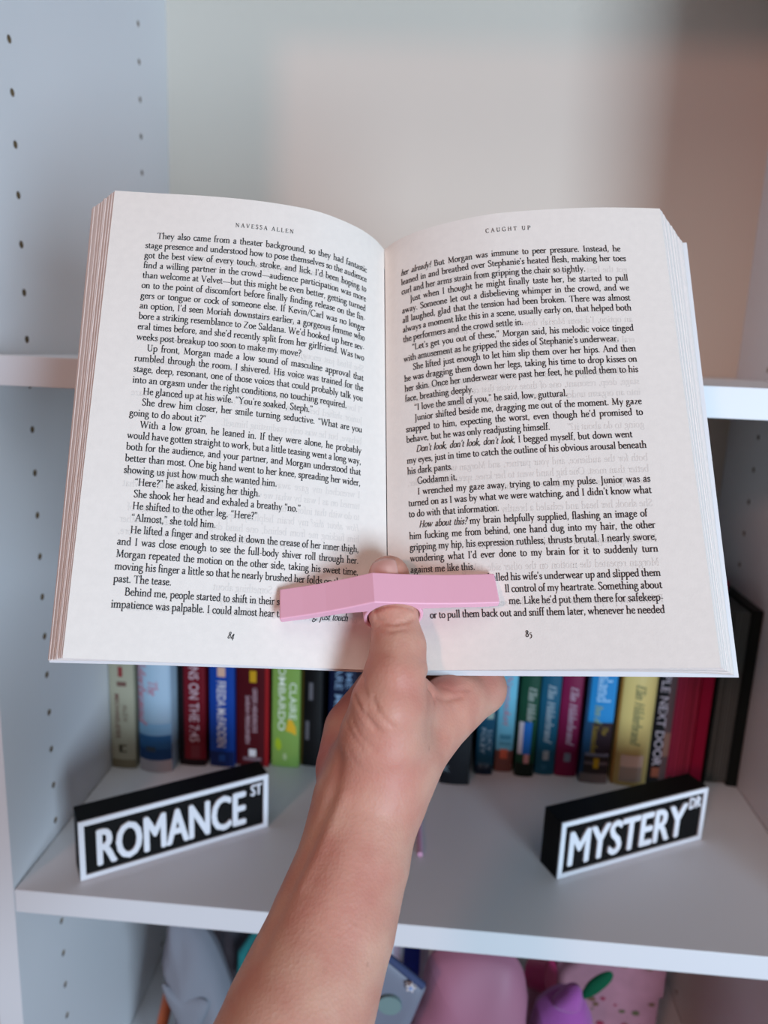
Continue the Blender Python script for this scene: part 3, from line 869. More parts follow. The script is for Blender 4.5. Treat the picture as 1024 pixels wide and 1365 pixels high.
# the under side of the two halves of the page block
LD_TOP = resample([(-.1262, -.2983), (-.0900, -.2980), (-.0500, -.3010), (-.0200, -.3070), (-.0020, -.3180), (.0122, -.3270)])
LD_BOT = resample([(-.1215, -.2970), (-.0900, -.3010), (-.0500, -.3090), (-.0200, -.3160), (-.0020, -.3240), (.0122, -.3282)])
RD_TOP = resample([(.0136, -.3390), (.0250, -.3375), (.0450, -.3330), (.0800, -.3230), (.1200, -.3145), (.1615, -.3098)])
RD_BOT = resample([(.0136, -.3390), (.0300, -.3390), (.0600, -.3365), (.1000, -.3310), (.1400, -.3265), (.1650, -.3250)])


def prof(A, B, s, t):
    """A foot, B head; s, t arrays in 0..1"""
    k = np.clip(s, 0, 1) * (NS - 1)
    i = np.minimum(k.astype(int), NS - 2)
    fr = (k - i)[..., None]
    a = A[i] * (1 - fr) + A[i + 1] * fr
    b = B[i] * (1 - fr) + B[i + 1] * fr
    w = (np.sign(t) * np.abs(t) ** 1.2)[..., None]
    q = a * (1 - w) + b * w
    return np.stack([q[..., 0], t * PAGE_H + SHEAR * q[..., 0], q[..., 1]], -1)


def page_point(side, s, t, lift=0.0):
    s, t = np.asarray(s, float), np.asarray(t, float)
    A, B = (L_BOT, L_TOP) if side == 'L' else (R_BOT, R_TOP)
    p = prof(A, B, s, t)
    if lift:
        e = 0.004
        ds = prof(A, B, np.minimum(s + e, 1), t) - prof(A, B, np.maximum(s - e, 0), t)
        dt = prof(A, B, s, t + e) - prof(A, B, s, t - e)
        n = np.cross(ds, dt)
        n /= np.linalg.norm(n, axis=-1)[..., None]
        n *= np.sign(n[..., 2:3])
        p = p + n * lift
    return p


LEFT_TEXT = """>They also came from a theater background, so they had fantastic
stage presence and understood how to pose themselves so the audience
got the best view of every touch, stroke, and lick. I'd been hoping to
find a willing partner in the crowd—audience participation was more
than welcome at Velvet—but this might be even better, getting turned
on to the point of discomfort before finally finding release on the fin-
gers or tongue or cock of someone else. If Kevin/Carl was no longer
an option, I'd seen Moriah downstairs earlier, a gorgeous femme who
bore a striking resemblance to Zoe Saldana. We'd hooked up here sev-
eral times before, and she'd recently split from her girlfriend. Was two
weeks post-breakup too soon to make my move?|
>Up front, Morgan made a low sound of masculine approval that
rumbled through the room. I shivered. His voice was trained for the
stage, deep, resonant, one of those voices that could probably talk you
into an orgasm under the right conditions, no touching required.|
>He glanced up at his wife. “You're soaked, Steph.”|
>She drew him closer, her smile turning seductive. “What are you
going to do about it?”|
>With a low groan, he leaned in. If they were alone, he probably
would have gotten straight to work, but a little teasing went a long way,
both for the audience, and your partner, and Morgan understood that
better than most. One big hand went to her knee, spreading her wider,
showing us just how much she wanted him.|
>“Here?” he asked, kissing her thigh.|
>She shook her head and exhaled a breathy “no.”|
>He shifted to the other leg. “Here?”|
>“Almost,” she told him.|
>He lifted a finger and stroked it down the crease of her inner thigh,
and I was close enough to see the full-body shiver roll through her.
Morgan repeated the motion on the other side, taking his sweet time,
moving his finger a little so that he nearly brushed her folds on the way
past. The tease.|
>Behind me, people started to shift in their sea|
impatience was palpable. I could almost hear the|""".split('\n')
RIGHT_TEXT = """_her already!_ But Morgan was immune to peer pressure. Instead, he
leaned in and breathed over Stephanie's heated flesh, making her toes
curl and her arms strain from gripping the chair so tightly.|
>Just when I thought he might finally taste her, he started to pull
away. Someone let out a disbelieving whimper in the crowd, and we
all laughed, glad that the tension had been broken. There was almost
always a moment like this in a scene, usually early on, that helped both
the performers and the crowd settle in.|
>“Let's get you out of these,” Morgan said, his melodic voice tinged
with amusement as he gripped the sides of Stephanie's underwear.|
>She lifted just enough to let him slip them over her hips. And then
he was dragging them down her legs, taking his time to drop kisses on
her skin. Once her underwear were past her feet, he pulled them to his
face, breathing deeply.|
>“I love the smell of you,” he said, low, guttural.|
>Junior shifted beside me, dragging me out of the moment. My gaze
snapped to him, expecting the worst, even though he'd promised to
behave, but he was only readjusting himself.|
>_Don't look, don't look, don't look_, I begged myself, but down went
my eyes, just in time to catch the outline of his obvious arousal beneath
his dark pants.|
>Goddamn it.|
>I wrenched my gaze away, trying to calm my pulse. Junior was as
turned on as I was by what we were watching, and I didn't know what
to do with that information.|
>_How about this?_ my brain helpfully supplied, flashing an image of
him fucking me from behind, one hand dug into my hair, the other
gripping my hip, his expression ruthless, thrusts brutal. I nearly swore,
wondering what I'd ever done to my brain for it to suddenly turn
against me like this.|
<Morgan balled his wife's underwear up and slipped them
<ll control of my heartrate. Something about
<me. Like he'd put them there for safekeep-
<or to pull them back out and sniff them later, whenever he needed""".split('\n')

M_paper = mat('book_paper', (240, 231, 223), 0.85, 0.15, vary=0.02, vary_scale=300, bump=0.10, bump_scale=1400)
M_ink = mat('black_ink', (46, 42, 44), 0.7, 0.2)
M_ghost = mat('show_through_ink', (229, 221, 214), 0.85, 0.1)
M_edge = mat('page_edge_paper', (244, 232, 226), 0.9, 0.1, vary=0.03, vary_scale=500)
M_cover = mat('cover_card', (226, 226, 228), 0.4, 0.4)
EM = 0.0000478
ARC = 0.1335
PITCH = 0.02415


def parse(line):
    line = line.replace("'", '\u2019')
    ind = line.startswith('>')
    right = line.startswith('<')
    line = line.lstrip('<>')
    short = line.endswith('|')
    line = line.rstrip('|')
    it, out = [], ''
    st_ = None
    for c in line:
        if c == '_':
            if st_ is None: st_ = len(out)
            else: it.append((st_, len(out))); st_ = None
        else:
            out += c
    return out, ind, right, short, tuple(it)


def print_page(mb, side):
    s0, s1 = (0.118, 0.893) if side == 'L' else (0.083, 0.864)
    t_first = 0.893 if side == 'L' else 0.901
    full = (s1 - s0) * ARC

    def emit(V, F, t0, mi, lift, s_a=s0, mirror=False):
        V = np.array(V)
        x = V[:, 0]
        if mirror:
            x = full - x
        srel = x / full
        s = s_a + x / ARC
        tb = t0 + (0.014 * t0) * (srel if side == 'L' else -srel) - (0.008 if side == 'L' else 0.0) * t0
        P = page_point(side, s, tb + V[:, 1] / PAGE_H, lift)
        mb.add(P.tolist(), F if not mirror else [f[::-1] for f in F], mi, True)
    for k, raw in enumerate(LEFT_TEXT if side == 'L' else RIGHT_TEXT):
        txt, ind, right, short, it = parse(raw)
        x0 = 0.035 * ARC if ind else 0.0
        t0 = t_first - k * PITCH
        if right:
            nat = word_width(txt) * EM
            w = min(full, nat * 0.985)
            V, F = set_line(txt, EM, full - w, w, it)
        else:
            V, F = set_line(txt, EM, x0, None if short else full - x0, it)
        emit(V, F, t0, 1, 0.00016)
    if side == 'L':
        V, F = set_line('g, just touch', EM, full - 0.0205, None, ((0, 99),))
        emit(V, F, t_first - 33 * PITCH, 1, 0.00016)
    head = 'NAVESSA ALLEN' if side == 'L' else 'CAUGHT UP'
    a = (0.407, 0.608) if side == 'L' else (0.405, 0.563)
    em = EM * 0.66
    tr = ((a[1] - a[0]) * ARC / em - word_width(head)) / len(head)
    V, F = set_line(head, em, 0.0, None, (), tr)
    emit(V, F, 0.938 if side == 'L' else 0.955, 1, 0.00016, a[0])
    num = '84' if side == 'L' else '85'
    V, F = set_line(num, EM * 0.86, 0.0, None, ((0, 9),) if side == 'L' else ())
    emit(V, F, 0.050 if side == 'L' else 0.062, 1, 0.00016, 0.468 if side == 'L' else 0.447)
    # the print of the leaf's other side, showing faintly through the paper
    for k, raw in enumerate(RIGHT_TEXT if side == 'L' else LEFT_TEXT):
        own = parse((LEFT_TEXT if side == 'L' else RIGHT_TEXT)[k])
        if not (own[3] or k % 5 == 2):
            continue
        txt, ind, right, short, it = parse(raw)
        V, F = set_line(txt, EM, 0.0, None if (short or right) else full, it)
        emit(V, F, t_first - k * PITCH - 0.003, 2, 0.00008, s0, True)


for side, nm, lab in (('L', 'left_page', None), ('R', 'right_page', None)):
    mb = MB()
    ni, nj = 64, 40
    ss, tt = np.meshgrid(np.linspace(0, 1, ni), np.linspace(0, 1, nj), indexing='ij')
    P = page_point(side, ss, tt)
    mb.grid(P.tolist(), 0, True)
    print_page(mb, side)
    mb.build(nm, [M_paper, M_ink, M_ghost], open_book)

# leaves under the open pages, sheaf by sheaf
for side, nm, layers in (('L', 'left_page_block', 22), ('R', 'right_page_block', 34)):
    A0, A1 = (L_BOT, L_TOP) if side == 'L' else (R_BOT, R_TOP)
    D0, D1 = (LD_BOT, LD_TOP) if side == 'L' else (RD_BOT, RD_TOP)
    rnd = random.Random(11 if side == 'L' else 5)
    mb = MB()
    ni, nj = 22, 14
    for k in range(layers):
        a, b = k / layers, (k + 0.985) / layers
        if k == 0: a = 0.004
        jit = rnd.uniform(-0.0035, 0.0025) if k else 0.0
        jv = rnd.uniform(-0.0002, 0.00025) if k else -0.0001
        ss, tt = np.meshgrid(np.linspace(0, 1, ni), np.linspace(0, 1, nj), indexing='ij')
        sc = ss * (1 + jit) - (jit if side == 'L' else 0)
        top = prof(A0 * (1 - a) + D0 * a, A1 * (1 - a) + D1 * a, ss, tt)
        bot = prof(A0 * (1 - b) + D0 * b, A1 * (1 - b) + D1 * b, ss, tt)
        # push the free edge in or out by a hair, like a worn fore edge
        edge = (1 - ss if side == 'L' else ss) ** 6
        for q in (top, bot):
            q[..., 0] += edge * jit * 0.08 * (-1 if side == 'L' else 1)
            q[..., 1] += jv + (0.0016 * a * (1 - edge) * (1 if side == 'R' else 0.3)) * (1 - tt * 2) * (tt < 0.5)
            q[..., 2] -= 0.00025
        mb.grid(top.tolist(), 0, True)
        mb.grid(bot.tolist(), 0, True, flip=True)
        # rims
        for T, Bt in ((top[0], bot[0]), (top[-1], bot[-1]), (top[:, 0], bot[:, 0]), (top[:, -1], bot[:, -1])):
            mb.grid([T.tolist(), Bt.tolist()], 0, False)
    mb.build(nm, M_edge, open_book)

# the cover: two boards and the creased spine between them
mb = MB()
ni, nj = 26, 8
th = 0.00045
for side, D0, D1 in (('L', LD_BOT, LD_TOP), ('R', RD_BOT, RD_TOP)):
    ss, tt = np.meshgrid(np.linspace(0, 1, ni), np.linspace(-0.004, 1.004, nj), indexing='ij')
    q = prof(D0, D1, ss, tt)
    edge = (1 - ss if side == 'L' else ss)
    q[..., 0] += (edge ** 8) * (0.0006 if side == 'L' else 0.0020)
    q[..., 2] -= 0.0006
    lo = q.copy(); lo[..., 2] -= th
    mb.grid(q.tolist(), 0, True); mb.grid(lo.tolist(), 0, True, flip=True)
    for T, Bt in ((q[0], lo[0]), (q[-1], lo[-1]), (q[:, 0], lo[:, 0]), (q[:, -1], lo[:, -1])):
        mb.grid([T.tolist(), Bt.tolist()], 0, False)
    if side == 'L': l_in = q[-1]
    else: r_in = q[0]
rows, rows2 = [], []
for k in range(9):
    w = k / 8
    row = l_in * (1 - w) + r_in * w
    row[:, 0] -= 0.004 * math.sin(math.pi * w)
    row[:, 2] -= 0.0008 * math.sin(math.pi * w)
    rows.append(row.tolist())
    r2 = row.copy(); r2[:, 2] -= th; r2[:, 0] -= th * (1 - 2 * w) * 0
    rows2.append(r2.tolist())
mb.grid(rows, 0, True); mb.grid(rows2, 0, True, flip=True)
mb.build('cover', M_cover, open_book)

# ------------------------------------------------------------------ the pink thumb ring that spreads the pages
H_O = Vector((0.2718493, -0.1748658, 0.3015283))
H_X = Vector((0.9869648, 0.1458637, 0.0680018))
H_E = Vector((-0.1546393, 0.7424915, 0.6517614))
H_H = Vector((0.0445776, -0.6537814, 0.7553693))
HM = Matrix.Identity(4)
for r in range(3):
    HM[r][0], HM[r][1], HM[r][2], HM[r][3] = H_X[r], H_H[r], H_E[r], H_O[r]
holder = empty('thumb_page_holder', (0, 0, 0), 'pink winged plastic thumb ring pressing the open pages apart', 'page holder')
holder.matrix_world = HM
M_pink = mat('pink_plastic', (250, 186, 206), 0.45, 0.35)
E_L = 0.01424
hc, hr, ro = (0.0081, -0.0136), 0.0110, 0.0125
# outline (x across, y out of the page): the two wings and the ring below them
front = [(-0.0388, -0.0098)] + [(-0.0388 * (1 - t), -0.0098 * (1 - t) + 0.0010 * math.sin(math.pi * t) * -1) for t in (0.25, 0.5, 0.75)] + [(0.0, 0.0)]
front += [(0.0518 * t, -0.0055 * t - 0.0012 * math.sin(math.pi * t)) for t in (0.2, 0.4, 0.6, 0.8)] + [(0.0518, -0.0055)]
under_r = [(0.0516, -0.0086), (0.040, -0.0086), (0.030, -0.0078)]
a0, a1 = math.radians(28), math.radians(-208)
arc = [(hc[0] + ro * math.cos(a0 + (a1 - a0) * k / 24), hc[1] + ro * math.sin(a0 + (a1 - a0) * k / 24)) for k in range(25)]
under_l = [(-0.012, -0.0082), (-0.024, -0.0106), (-0.0384, -0.0126)]
outline = front + under_r + arc + under_l
mb = MB()
n = len(outline)
nh = 32
hole = [(hc[0] + hr * math.cos(2 * math.pi * k / nh), hc[1] + hr * math.sin(2 * math.pi * k / nh)) for k in range(nh)]
bm = bmesh.new()
ov = [bm.verts.new((x, y, 0)) for x, y in outline]
hv = [bm.verts.new((x, y, 0)) for x, y in hole]
es = [bm.edges.new((ov[i], ov[(i + 1) % n])) for i in range(n)] + [bm.edges.new((hv[i], hv[(i + 1) % nh])) for i in range(nh)]
res = bmesh.ops.triangle_fill(bm, edges=es, use_beauty=True)
faces = [g for g in res['geom'] if isinstance(g, bmesh.types.BMFace)]
ext = bmesh.ops.extrude_face_region(bm, geom=faces)
bmesh.ops.translate(bm, verts=[g for g in ext['geom'] if isinstance(g, bmesh.types.BMVert)], vec=(0, 0, E_L))
bmesh.ops.recalc_face_normals(bm, faces=bm.faces)
me = bpy.data.meshes.new('winged_ring'); bm.to_mesh(me); bm.free()
me.materials.append(M_pink)
ring = bpy.data.objects.new('winged_ring', me); col.objects.link(ring); ring.parent = holder
bv = ring.modifiers.new('bevel', 'BEVEL'); bv.width = 0.0006; bv.segments = 3; bv.limit_method = 'ANGLE'; bv.angle_limit = math.radians(35)

# ------------------------------------------------------------------ the hand and forearm: one continuous skin
CHAINS = [[0.012, [[0.21169, -0.34157, 0.0683, 0.037], [0.21901, -0.31762, 0.08224, 0.0335], [0.23047, -0.29083, 0.10815, 0.031], [0.2379, -0.27185, 0.12272, 0.0305], [0.24484, -0.25472, 0.13841, 0.0295], [0.25388, -0.23412, 0.16003, 0.02727], [0.26304, -0.21146, 0.1817, 0.02436], [0.26908, -0.19496, 0.19949, 0.02252], [0.27211, -0.18202, 0.21586, 0.02227], [0.27557, -0.17482, 0.22449, 0.02089]]], [0.009, [[0.26199, -0.16132, 0.21978, 0.01427], [0.26396, -0.14505, 0.22814, 0.01522], [0.27236, -0.12966, 0.24003, 0.0125]]], [0.012, [[0.27972, -0.17396, 0.22254, 0.01746], [0.28825, -0.16911, 0.23303, 0.01518], [0.30398, -0.1481, 0.24038, 0.01301], [0.3204, -0.12562, 0.2448, 0.01182]]], [0.01, [[0.28386, -0.15669, 0.21586, 0.0165], [0.30773, -0.12202, 0.23664, 0.0112]]], [0.01, [[0.2775, -0.1499, 0.21117, 0.0155], [0.30293, -0.11026, 0.226, 0.0112]]], [0.01, [[0.27052, -0.14859, 0.20977, 0.014], [0.29256, -0.09965, 0.21645, 0.0102]]], [0.007, [[0.28739, -0.16638, 0.2555, 0.0125], [0.29715, -0.15684, 0.24938, 0.0082], [0.30779, -0.13804, 0.24788, 0.0105]]], [0.007, [[0.27806, -0.17818, 0.23196, 0.01931], [0.27795, -0.17956, 0.24466, 0.01813], [0.27981, -0.18021, 0.26013, 0.01577], [0.28185, -0.17704, 0.27188, 0.01306], [0.28198, -0.17036, 0.28145, 0.01064]]], [0.004, [[0.28198, -0.17036, 0.28145, 0.01064], [0.28056, -0.16654, 0.28773, 0.00964], [0.27879, -0.16224, 0.29395, 0.00989]]], [0.003, [[0.27879, -0.16224, 0.29395, 0.00989], [0.27725, -0.15693, 0.30001, 0.0097], [0.27592, -0.15267, 0.30593, 0.00883]]], [0.004, [[0.3204, -0.12562, 0.2448, 0.01182], [0.31302, -0.12005, 0.26299, 0.0098], [0.30046, -0.11436, 0.28181, 0.0085], [0.28559, -0.10652, 0.29863, 0.0076], [0.28087, -0.10449, 0.30313, 0.0072]]], [0.003, [[0.30773, -0.12202, 0.23664, 0.0112], [0.30334, -0.11624, 0.25685, 0.0095], [0.28613, -0.11185, 0.27613, 0.0085], [0.27139, -0.11074, 0.29212, 0.0076], [0.26667, -0.10891, 0.29625, 0.0072]]], [0.003, [[0.30293, -0.11026, 0.226, 0.0112], [0.29183, -0.11233, 0.2512, 0.009], [0.27566, -0.11643, 0.26938, 0.0082], [0.26331, -0.11879, 0.2828, 0.0074], [0.25908, -0.11749, 0.28588, 0.007]]], [0.003, [[0.29256, -0.09965, 0.21645, 0.0102], [0.2821, -0.11319, 0.24489, 0.008], [0.2679, -0.12003, 0.25981, 0.0074], [0.25853, -0.12757, 0.27056, 0.0066], [0.25512, -0.12657, 0.27296, 0.0062]]]]
CREASES = [[-0.0007, 0.0011, [[0.26887, -0.18181, 0.27245], [0.27023, -0.18857, 0.26964], [0.27241, -0.19218, 0.26746], [0.27562, -0.19473, 0.26522]]], [-0.0007, 0.0011, [[0.26628, -0.1864, 0.26574], [0.26864, -0.19112, 0.26348], [0.27164, -0.1939, 0.26102], [0.27541, -0.19565, 0.25751]]], [-0.0004, 0.001, [[0.26809, -0.18507, 0.26973], [0.26987, -0.19013, 0.26752], [0.27263, -0.1936, 0.26504], [0.27611, -0.19564, 0.26197]]], [-0.0004, 0.001, [[0.26337, -0.18661, 0.25397], [0.26648, -0.19216, 0.25171], [0.27046, -0.19558, 0.24945]]], [-0.0009, 0.001, [[0.27145, -0.16964, 0.2961], [0.27544, -0.1711, 0.2988], [0.27968, -0.17113, 0.29973], [0.28392, -0.17011, 0.29902], [0.28762, -0.16773, 0.29682]]], [-0.0009, 0.001, [[0.27228, -0.17103, 0.29342], [0.27589, -0.1739, 0.2928], [0.28021, -0.17527, 0.29296], [0.28463, -0.17365, 0.29362], [0.2872, -0.17027, 0.29447]]], [-0.0006, 0.0009, [[0.27317, -0.17298, 0.29034], [0.27863, -0.17725, 0.29043], [0.28453, -0.17598, 0.29162]]], [-0.0022, 0.002, [[0.29486, -0.17923, 0.27318], [0.29681, -0.16856, 0.26341], [0.29825, -0.16996, 0.26013]]], [-0.0007, 0.0009, [[0.27381, -0.19208, 0.26877], [0.27587, -0.19456, 0.26578], [0.27872, -0.19599, 0.26236], [0.28229, -0.19597, 0.2595]]], [-0.0005, 0.0009, [[0.2715, -0.1934, 0.26359], [0.2741, -0.19512, 0.26028], [0.2778, -0.19611, 0.2567]]], [-0.0004, 0.0008, [[0.26599, -0.18932, 0.25723], [0.26821, -0.19258, 0.25464], [0.27152, -0.19536, 0.25197], [0.27584, -0.19714, 0.24951]]], [-0.0002, 0.001, [[0.26524, -0.19267, 0.24608], [0.26797, -0.19481, 0.24236], [0.27207, -0.19673, 0.23999]]], [-0.001, 0.0014, [[0.29891, -0.16786, 0.2595], [0.30436, -0.15908, 0.25423], [0.31008, -0.15342, 0.25331]]], [-0.0005, 0.0011, [[0.30162, -0.15378, 0.25746], [0.30665, -0.15369, 0.25567], [0.31354, -0.14755, 0.25433]]], [-0.0008, 0.0035, [[0.26091, -0.18772, 0.23956], [0.25998, -0.19634, 0.22826], [0.2539, -0.20452, 0.21358], [0.24653, -0.21664, 0.19933], [0.24008, -0.23024, 0.1873]]], [0.0006, 0.003, [[0.26371, -0.19789, 0.22959], [0.25919, -0.20537, 0.21795], [0.25172, -0.21736, 0.20366]]], [0.0009, 0.006, [[0.28088, -0.19543, 0.26474], [0.28169, -0.18912, 0.27736], [0.28223, -0.18304, 0.28415]]], [0.001, 0.01, [[0.2662, -0.22073, 0.20622], [0.26798, -0.21409, 0.2123]]]]
REDS = [[0.24948, -0.16556, 0.22562, 0.016, 0.75], [0.25601, -0.14314, 0.24158, 0.012, 0.7], [0.30495, -0.15085, 0.2574, 0.012, 0.45], [0.32448, -0.13574, 0.25252, 0.01, 0.35], [0.27693, -0.16251, 0.30834, 0.009, 0.45], [0.28016, -0.17245, 0.29735, 0.009, 0.25], [0.26289, -0.22084, 0.20598, 0.012, 0.25], [0.28051, -0.19291, 0.26969, 0.012, 0.2], [0.2849, -0.19623, 0.24012, 0.03, 0.34], [0.28532, -0.19511, 0.26179, 0.028, 0.3], [0.2658, -0.22169, 0.20538, 0.026, 0.28], [0.30853, -0.15862, 0.24974, 0.022, 0.3]]
MOLES = [[0.29677, -0.1828, 0.244, 0.000558, 0.48], [0.2785, -0.23184, 0.18563, 0.000558, 0.36], [0.27331, -0.22736, 0.19739, 0.00062, 0.24], [0.26422, -0.23982, 0.18919, 0.000682, 0.21], [0.27678, -0.22415, 0.19811, 0.000496, 0.21], [0.27566, -0.2059, 0.22081, 0.000496, 0.21], [0.26873, -0.23147, 0.19523, 0.000558, 0.15], [0.25451, -0.23865, 0.19072, 0.00062, 0.18]]


def smin(a, b, k):
    h = np.clip(0.5 + 0.5 * (b - a) / k, 0, 1)
    return b * (1 - h) + a * h - k * h * (1 - h)


def body_sdf(p):
    d = None
    for k, ch in CHAINS:
        dc = None
        for q0, q1 in zip(ch[:-1], ch[1:]):
            a, b = np.array(q0[:3], np.float32), np.array(q1[:3], np.float32)
            ab = b - a
            t = np.clip(((p - a) @ ab) / float(ab @ ab), 0, 1)
            tt = t * t * (3 - 2 * t) * 0.5 + t * 0.5
            dd = np.linalg.norm(p - (a + t[:, None] * ab), axis=1) - (q0[3] * (1 - tt) + q1[3] * tt)
            dc = dd if dc is None else smin(dc, dd, 0.0008)
        d = dc if d is None else smin(d, dc, k)
    return d


def surface_net(lo, hi, h):
    n = np.ceil((hi - lo) / h).astype(int) + 1
    cs = 4
    nc = np.ceil(n / cs).astype(int) + 1
    gc = np.stack(np.meshgrid(*[lo[i] + np.arange(nc[i]) * h * cs for i in range(3)], indexing='ij'), -1).reshape(-1, 3).astype(np.float32)
    dc = body_sdf(gc).reshape(nc)
    big = np.repeat(np.repeat(np.repeat(dc, cs, 0), cs, 1), cs, 2)[:n[0], :n[1], :n[2]].copy()
    act = np.argwhere(np.abs(big) < h * cs * 2.4)
    for c in range(0, len(act), 400000):
        a = act[c:c + 400000]
        big[a[:, 0], a[:, 1], a[:, 2]] = body_sdf((lo + a * h).astype(np.float32))
    S = big < 0
    cnt = np.zeros(np.array(S.shape) - 1, np.int8)
    for dx in (0, 1):
        for dy in (0, 1):
            for dz in (0, 1):
                cnt += S[dx:S.shape[0] - 1 + dx, dy:S.shape[1] - 1 + dy, dz:S.shape[2] - 1 + dz]
    cells = np.argwhere((cnt > 0) & (cnt < 8))
    idx = -np.ones(cnt.shape, np.int64)
    idx[cells[:, 0], cells[:, 1], cells[:, 2]] = np.arange(len(cells))
    acc = np.zeros((len(cells), 3)); num = np.zeros(len(cells))
    corners = [np.array((i, j, k)) for i in (0, 1) for j in (0, 1) for k in (0, 1)]
    for a in corners:
        for ax in range(3):
            if a[ax]: continue
            b = a.copy(); b[ax] = 1
            ca, cb = cells + a, cells + b
            va = big[ca[:, 0], ca[:, 1], ca[:, 2]]; vb = big[cb[:, 0], cb[:, 1], cb[:, 2]]
            mk = (va < 0) != (vb < 0)
            t = va[mk] / (va[mk] - vb[mk])
            acc[mk] += a + (b - a) * t[:, None]
            num[mk] += 1
    V = lo + (cells + acc / num[:, None]) * h
    F = []
    for ax in range(3):
        o1, o2 = [(1, 2), (2, 0), (0, 1)][ax]
        sl0 = [slice(1, -1)] * 3; sl1 = [slice(1, -1)] * 3
        sl0[ax] = slice(0, -1); sl1[ax] = slice(1, None)
        A, B = S[tuple(sl0)], S[tuple(sl1)]
        off = np.array([1, 1, 1]); off[ax] = 0
        for flip, mk in ((False, A & ~B), (True, ~A & B)):
            e = np.argwhere(mk) + off
            q = []
            for d1, d2 in ((1, 1), (0, 1), (0, 0), (1, 0)):
                c = e.copy(); c[:, o1] -= d1; c[:, o2] -= d2
                q.append(idx[c[:, 0], c[:, 1], c[:, 2]])
            q = np.stack(q, 1)
            q = q[(q >= 0).all(1)]
            F.append(q[:, ::-1] if flip else q)
    return V, np.concatenate(F)


allp = np.array([q for k, ch in CHAINS for q in ch])
lo = (allp[:, :3] - allp[:, 3:4]).min(0) - 0.006
hi = (allp[:, :3] + allp[:, 3:4]).max(0) + 0.006
HV, HF = surface_net(lo, hi, 0.0011)


def grad(p, e=0.0008):
    g = np.stack([body_sdf(p + np.eye(3)[i] * e) - body_sdf(p - np.eye(3)[i] * e) for i in range(3)], 1)
    return g / (np.linalg.norm(g, axis=1)[:, None] + 1e-9)


for _ in range(2):
    HV = HV - grad(HV) * body_sdf(HV)[:, None] * 0.9
HN = grad(HV)


def polyline_distance(p, pts):
    best = np.full(len(p), 1.0)
    for a, b in zip(pts[:-1], pts[1:]):
        a, b = np.array(a), np.array(b)
        ab = b - a
        t = np.clip(((p - a) @ ab) / (ab @ ab), 0, 1)
        best = np.minimum(best, np.linalg.norm(p - (a + t[:, None] * ab), axis=1))
    return best


disp = np.zeros(len(HV))
for amp, sig, pts in CREASES:
    disp += amp * np.exp(-(polyline_distance(HV, pts) / sig) ** 2)
HV = HV + HN * disp[:, None]
frk = np.zeros(len(HV))
for x, y, z, r, a in MOLES:
    frk = np.maximum(frk, a * np.exp(-(np.linalg.norm(HV - np.array((x, y, z)), axis=1) / r) ** 2))
red = np.zeros(len(HV))
for x, y, z, r, a in REDS:
    red = np.maximum(red, a * np.exp(-(np.linalg.norm(HV - np.array((x, y, z)), axis=1) / r) ** 2))

person = empty('person', tuple(float(v) for v in CHAINS[0][1][0][:3]), 'person with a bare forearm reaching in, thumb through the pink ring, holding the open book', 'person')
me = bpy.data.meshes.new('hand_and_forearm')
o0 = np.array(CHAINS[0][1][0][:3])
me.from_pydata((HV - o0).tolist(), [], HF.tolist())
me.polygons.foreach_set('use_smooth', [True] * len(me.polygons))
at = me.attributes.new('redness', 'FLOAT', 'POINT')
at.data.foreach_set('value', red.astype(np.float32))
at = me.attributes.new('freckle', 'FLOAT', 'POINT')
at.data.foreach_set('value', frk.astype(np.float32))
me.update()
M_skin = mat('skin', (214, 160, 140), 0.52, 0.35, sss=0.22)
nt = M_skin.node_tree
bs = nt.nodes['Principled BSDF']
tc = nt.nodes.new('ShaderNodeTexCoord')
n1 = nt.nodes.new('ShaderNodeTexNoise'); n1.inputs['Scale'].default_value = 55; n1.inputs['Detail'].default_value = 5
n2 = nt.nodes.new('ShaderNodeTexNoise'); n2.inputs['Scale'].default_value = 420; n2.inputs['Detail'].default_value = 3
nt.links.new(tc.outputs['Object'], n1.inputs['Vector'])
nt.links.new(tc.outputs['Object'], n2.inputs['Vector'])
rp = nt.nodes.new('ShaderNodeValToRGB')
rp.color_ramp.elements[0].position = 0.32; rp.color_ramp.elements[1].position = 0.68
rp.color_ramp.elements[0].color = (*lin((204, 144, 126)), 1)
rp.color_ramp.elements[1].color = (*lin((216, 170, 148)), 1)
nt.links.new(n1.outputs['Fac'], rp.inputs['Fac'])
av = nt.nodes.new('ShaderNodeAttribute'); av.attribute_name = 'redness'
mx = nt.nodes.new('ShaderNodeMix'); mx.data_type = 'RGBA'
mx.inputs['B'].default_value = (*lin((196, 104, 94)), 1)
nt.links.new(av.outputs['Fac'], mx.inputs['Factor'])
nt.links.new(rp.outputs['Color'], mx.inputs['A'])
av2 = nt.nodes.new('ShaderNodeAttribute'); av2.attribute_name = 'freckle'
mx2 = nt.nodes.new('ShaderNodeMix'); mx2.data_type = 'RGBA'
mx2.inputs['B'].default_value = (*lin((120, 62, 44)), 1)
nt.links.new(av2.outputs['Fac'], mx2.inputs['Factor'])
nt.links.new(mx.outputs['Result'], mx2.inputs['A'])
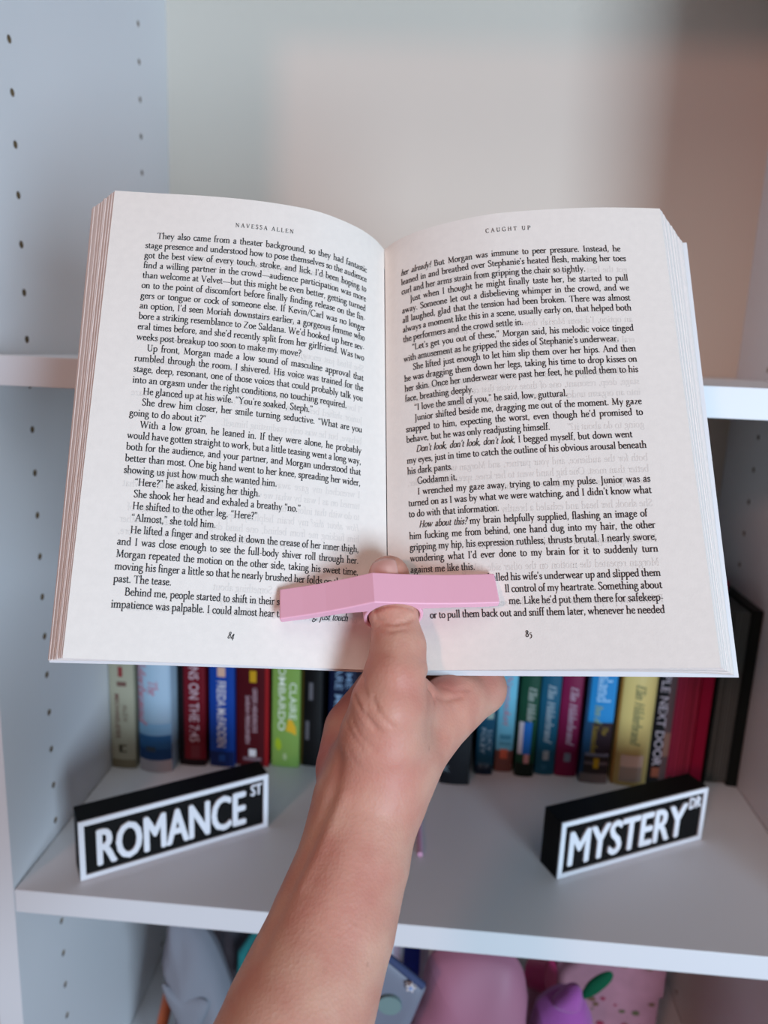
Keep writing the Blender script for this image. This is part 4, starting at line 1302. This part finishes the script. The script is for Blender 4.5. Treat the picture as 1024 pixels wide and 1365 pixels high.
nt.links.new(mx2.outputs['Result'], bs.inputs['Base Color'])
vo = nt.nodes.new('ShaderNodeTexVoronoi'); vo.inputs['Scale'].default_value = 800; vo.feature = 'F1'
nt.links.new(tc.outputs['Object'], vo.inputs['Vector'])
ad = nt.nodes.new('ShaderNodeMath'); ad.operation = 'ADD'
nt.links.new(vo.outputs['Distance'], ad.inputs[0]); nt.links.new(n2.outputs['Fac'], ad.inputs[1])
bp = nt.nodes.new('ShaderNodeBump'); bp.inputs['Strength'].default_value = 0.16; bp.inputs['Distance'].default_value = 0.0006
nt.links.new(ad.outputs[0], bp.inputs['Height'])
nt.links.new(bp.outputs['Normal'], bs.inputs['Normal'])
me.materials.append(M_skin)
hand = bpy.data.objects.new('hand_and_forearm', me)
col.objects.link(hand)
hand.parent = person

# the thumbnail: a thin curved plate grown over the back of the thumb tip
nail_dir, nail_axis, nail_c = (Vector(v) for v in [[-0.3419, -0.79973, 0.4935], [-0.16996, 0.56911, 0.8045], [0.27596, -0.15263, 0.30609]])
sd = nail_axis.cross(nail_dir).normalized()
rows = []
for i in range(9):
    row = []
    for j in range(11):
        a = (j / 10 - 0.5) * 1.75
        w = 0.5 * (1 - 0.25 * (abs(i / 8 - 0.45) * 2) ** 4)
        q = np.array(nail_c) + np.array(nail_axis) * (0.0115 * (i / 8 - 0.5) * (1 - 0.18 * (2 * j / 10 - 1) ** 2 * (1 if i > 4 else -0.3)))
        dr = np.array(nail_dir) * math.cos(a) + np.array(sd) * math.sin(a)
        p = q + dr * 0.012
        for _ in range(12):
            p = p - dr * float(body_sdf(p[None].astype(np.float32))[0]) * 0.8
        row.append((p + dr * (0.00035 - 0.0005 * (abs(2 * j / 10 - 1) > 0.95)) - o0).tolist())
    rows.append(row)
mb = MB(); mb.grid(rows, 0, True)
nl = mb.build('thumbnail', mat('fingernail', (222, 170, 160), 0.25, 0.5), person)
sol = nl.modifiers.new('solid', 'SOLIDIFY'); sol.thickness = 0.0005; sol.offset = -1
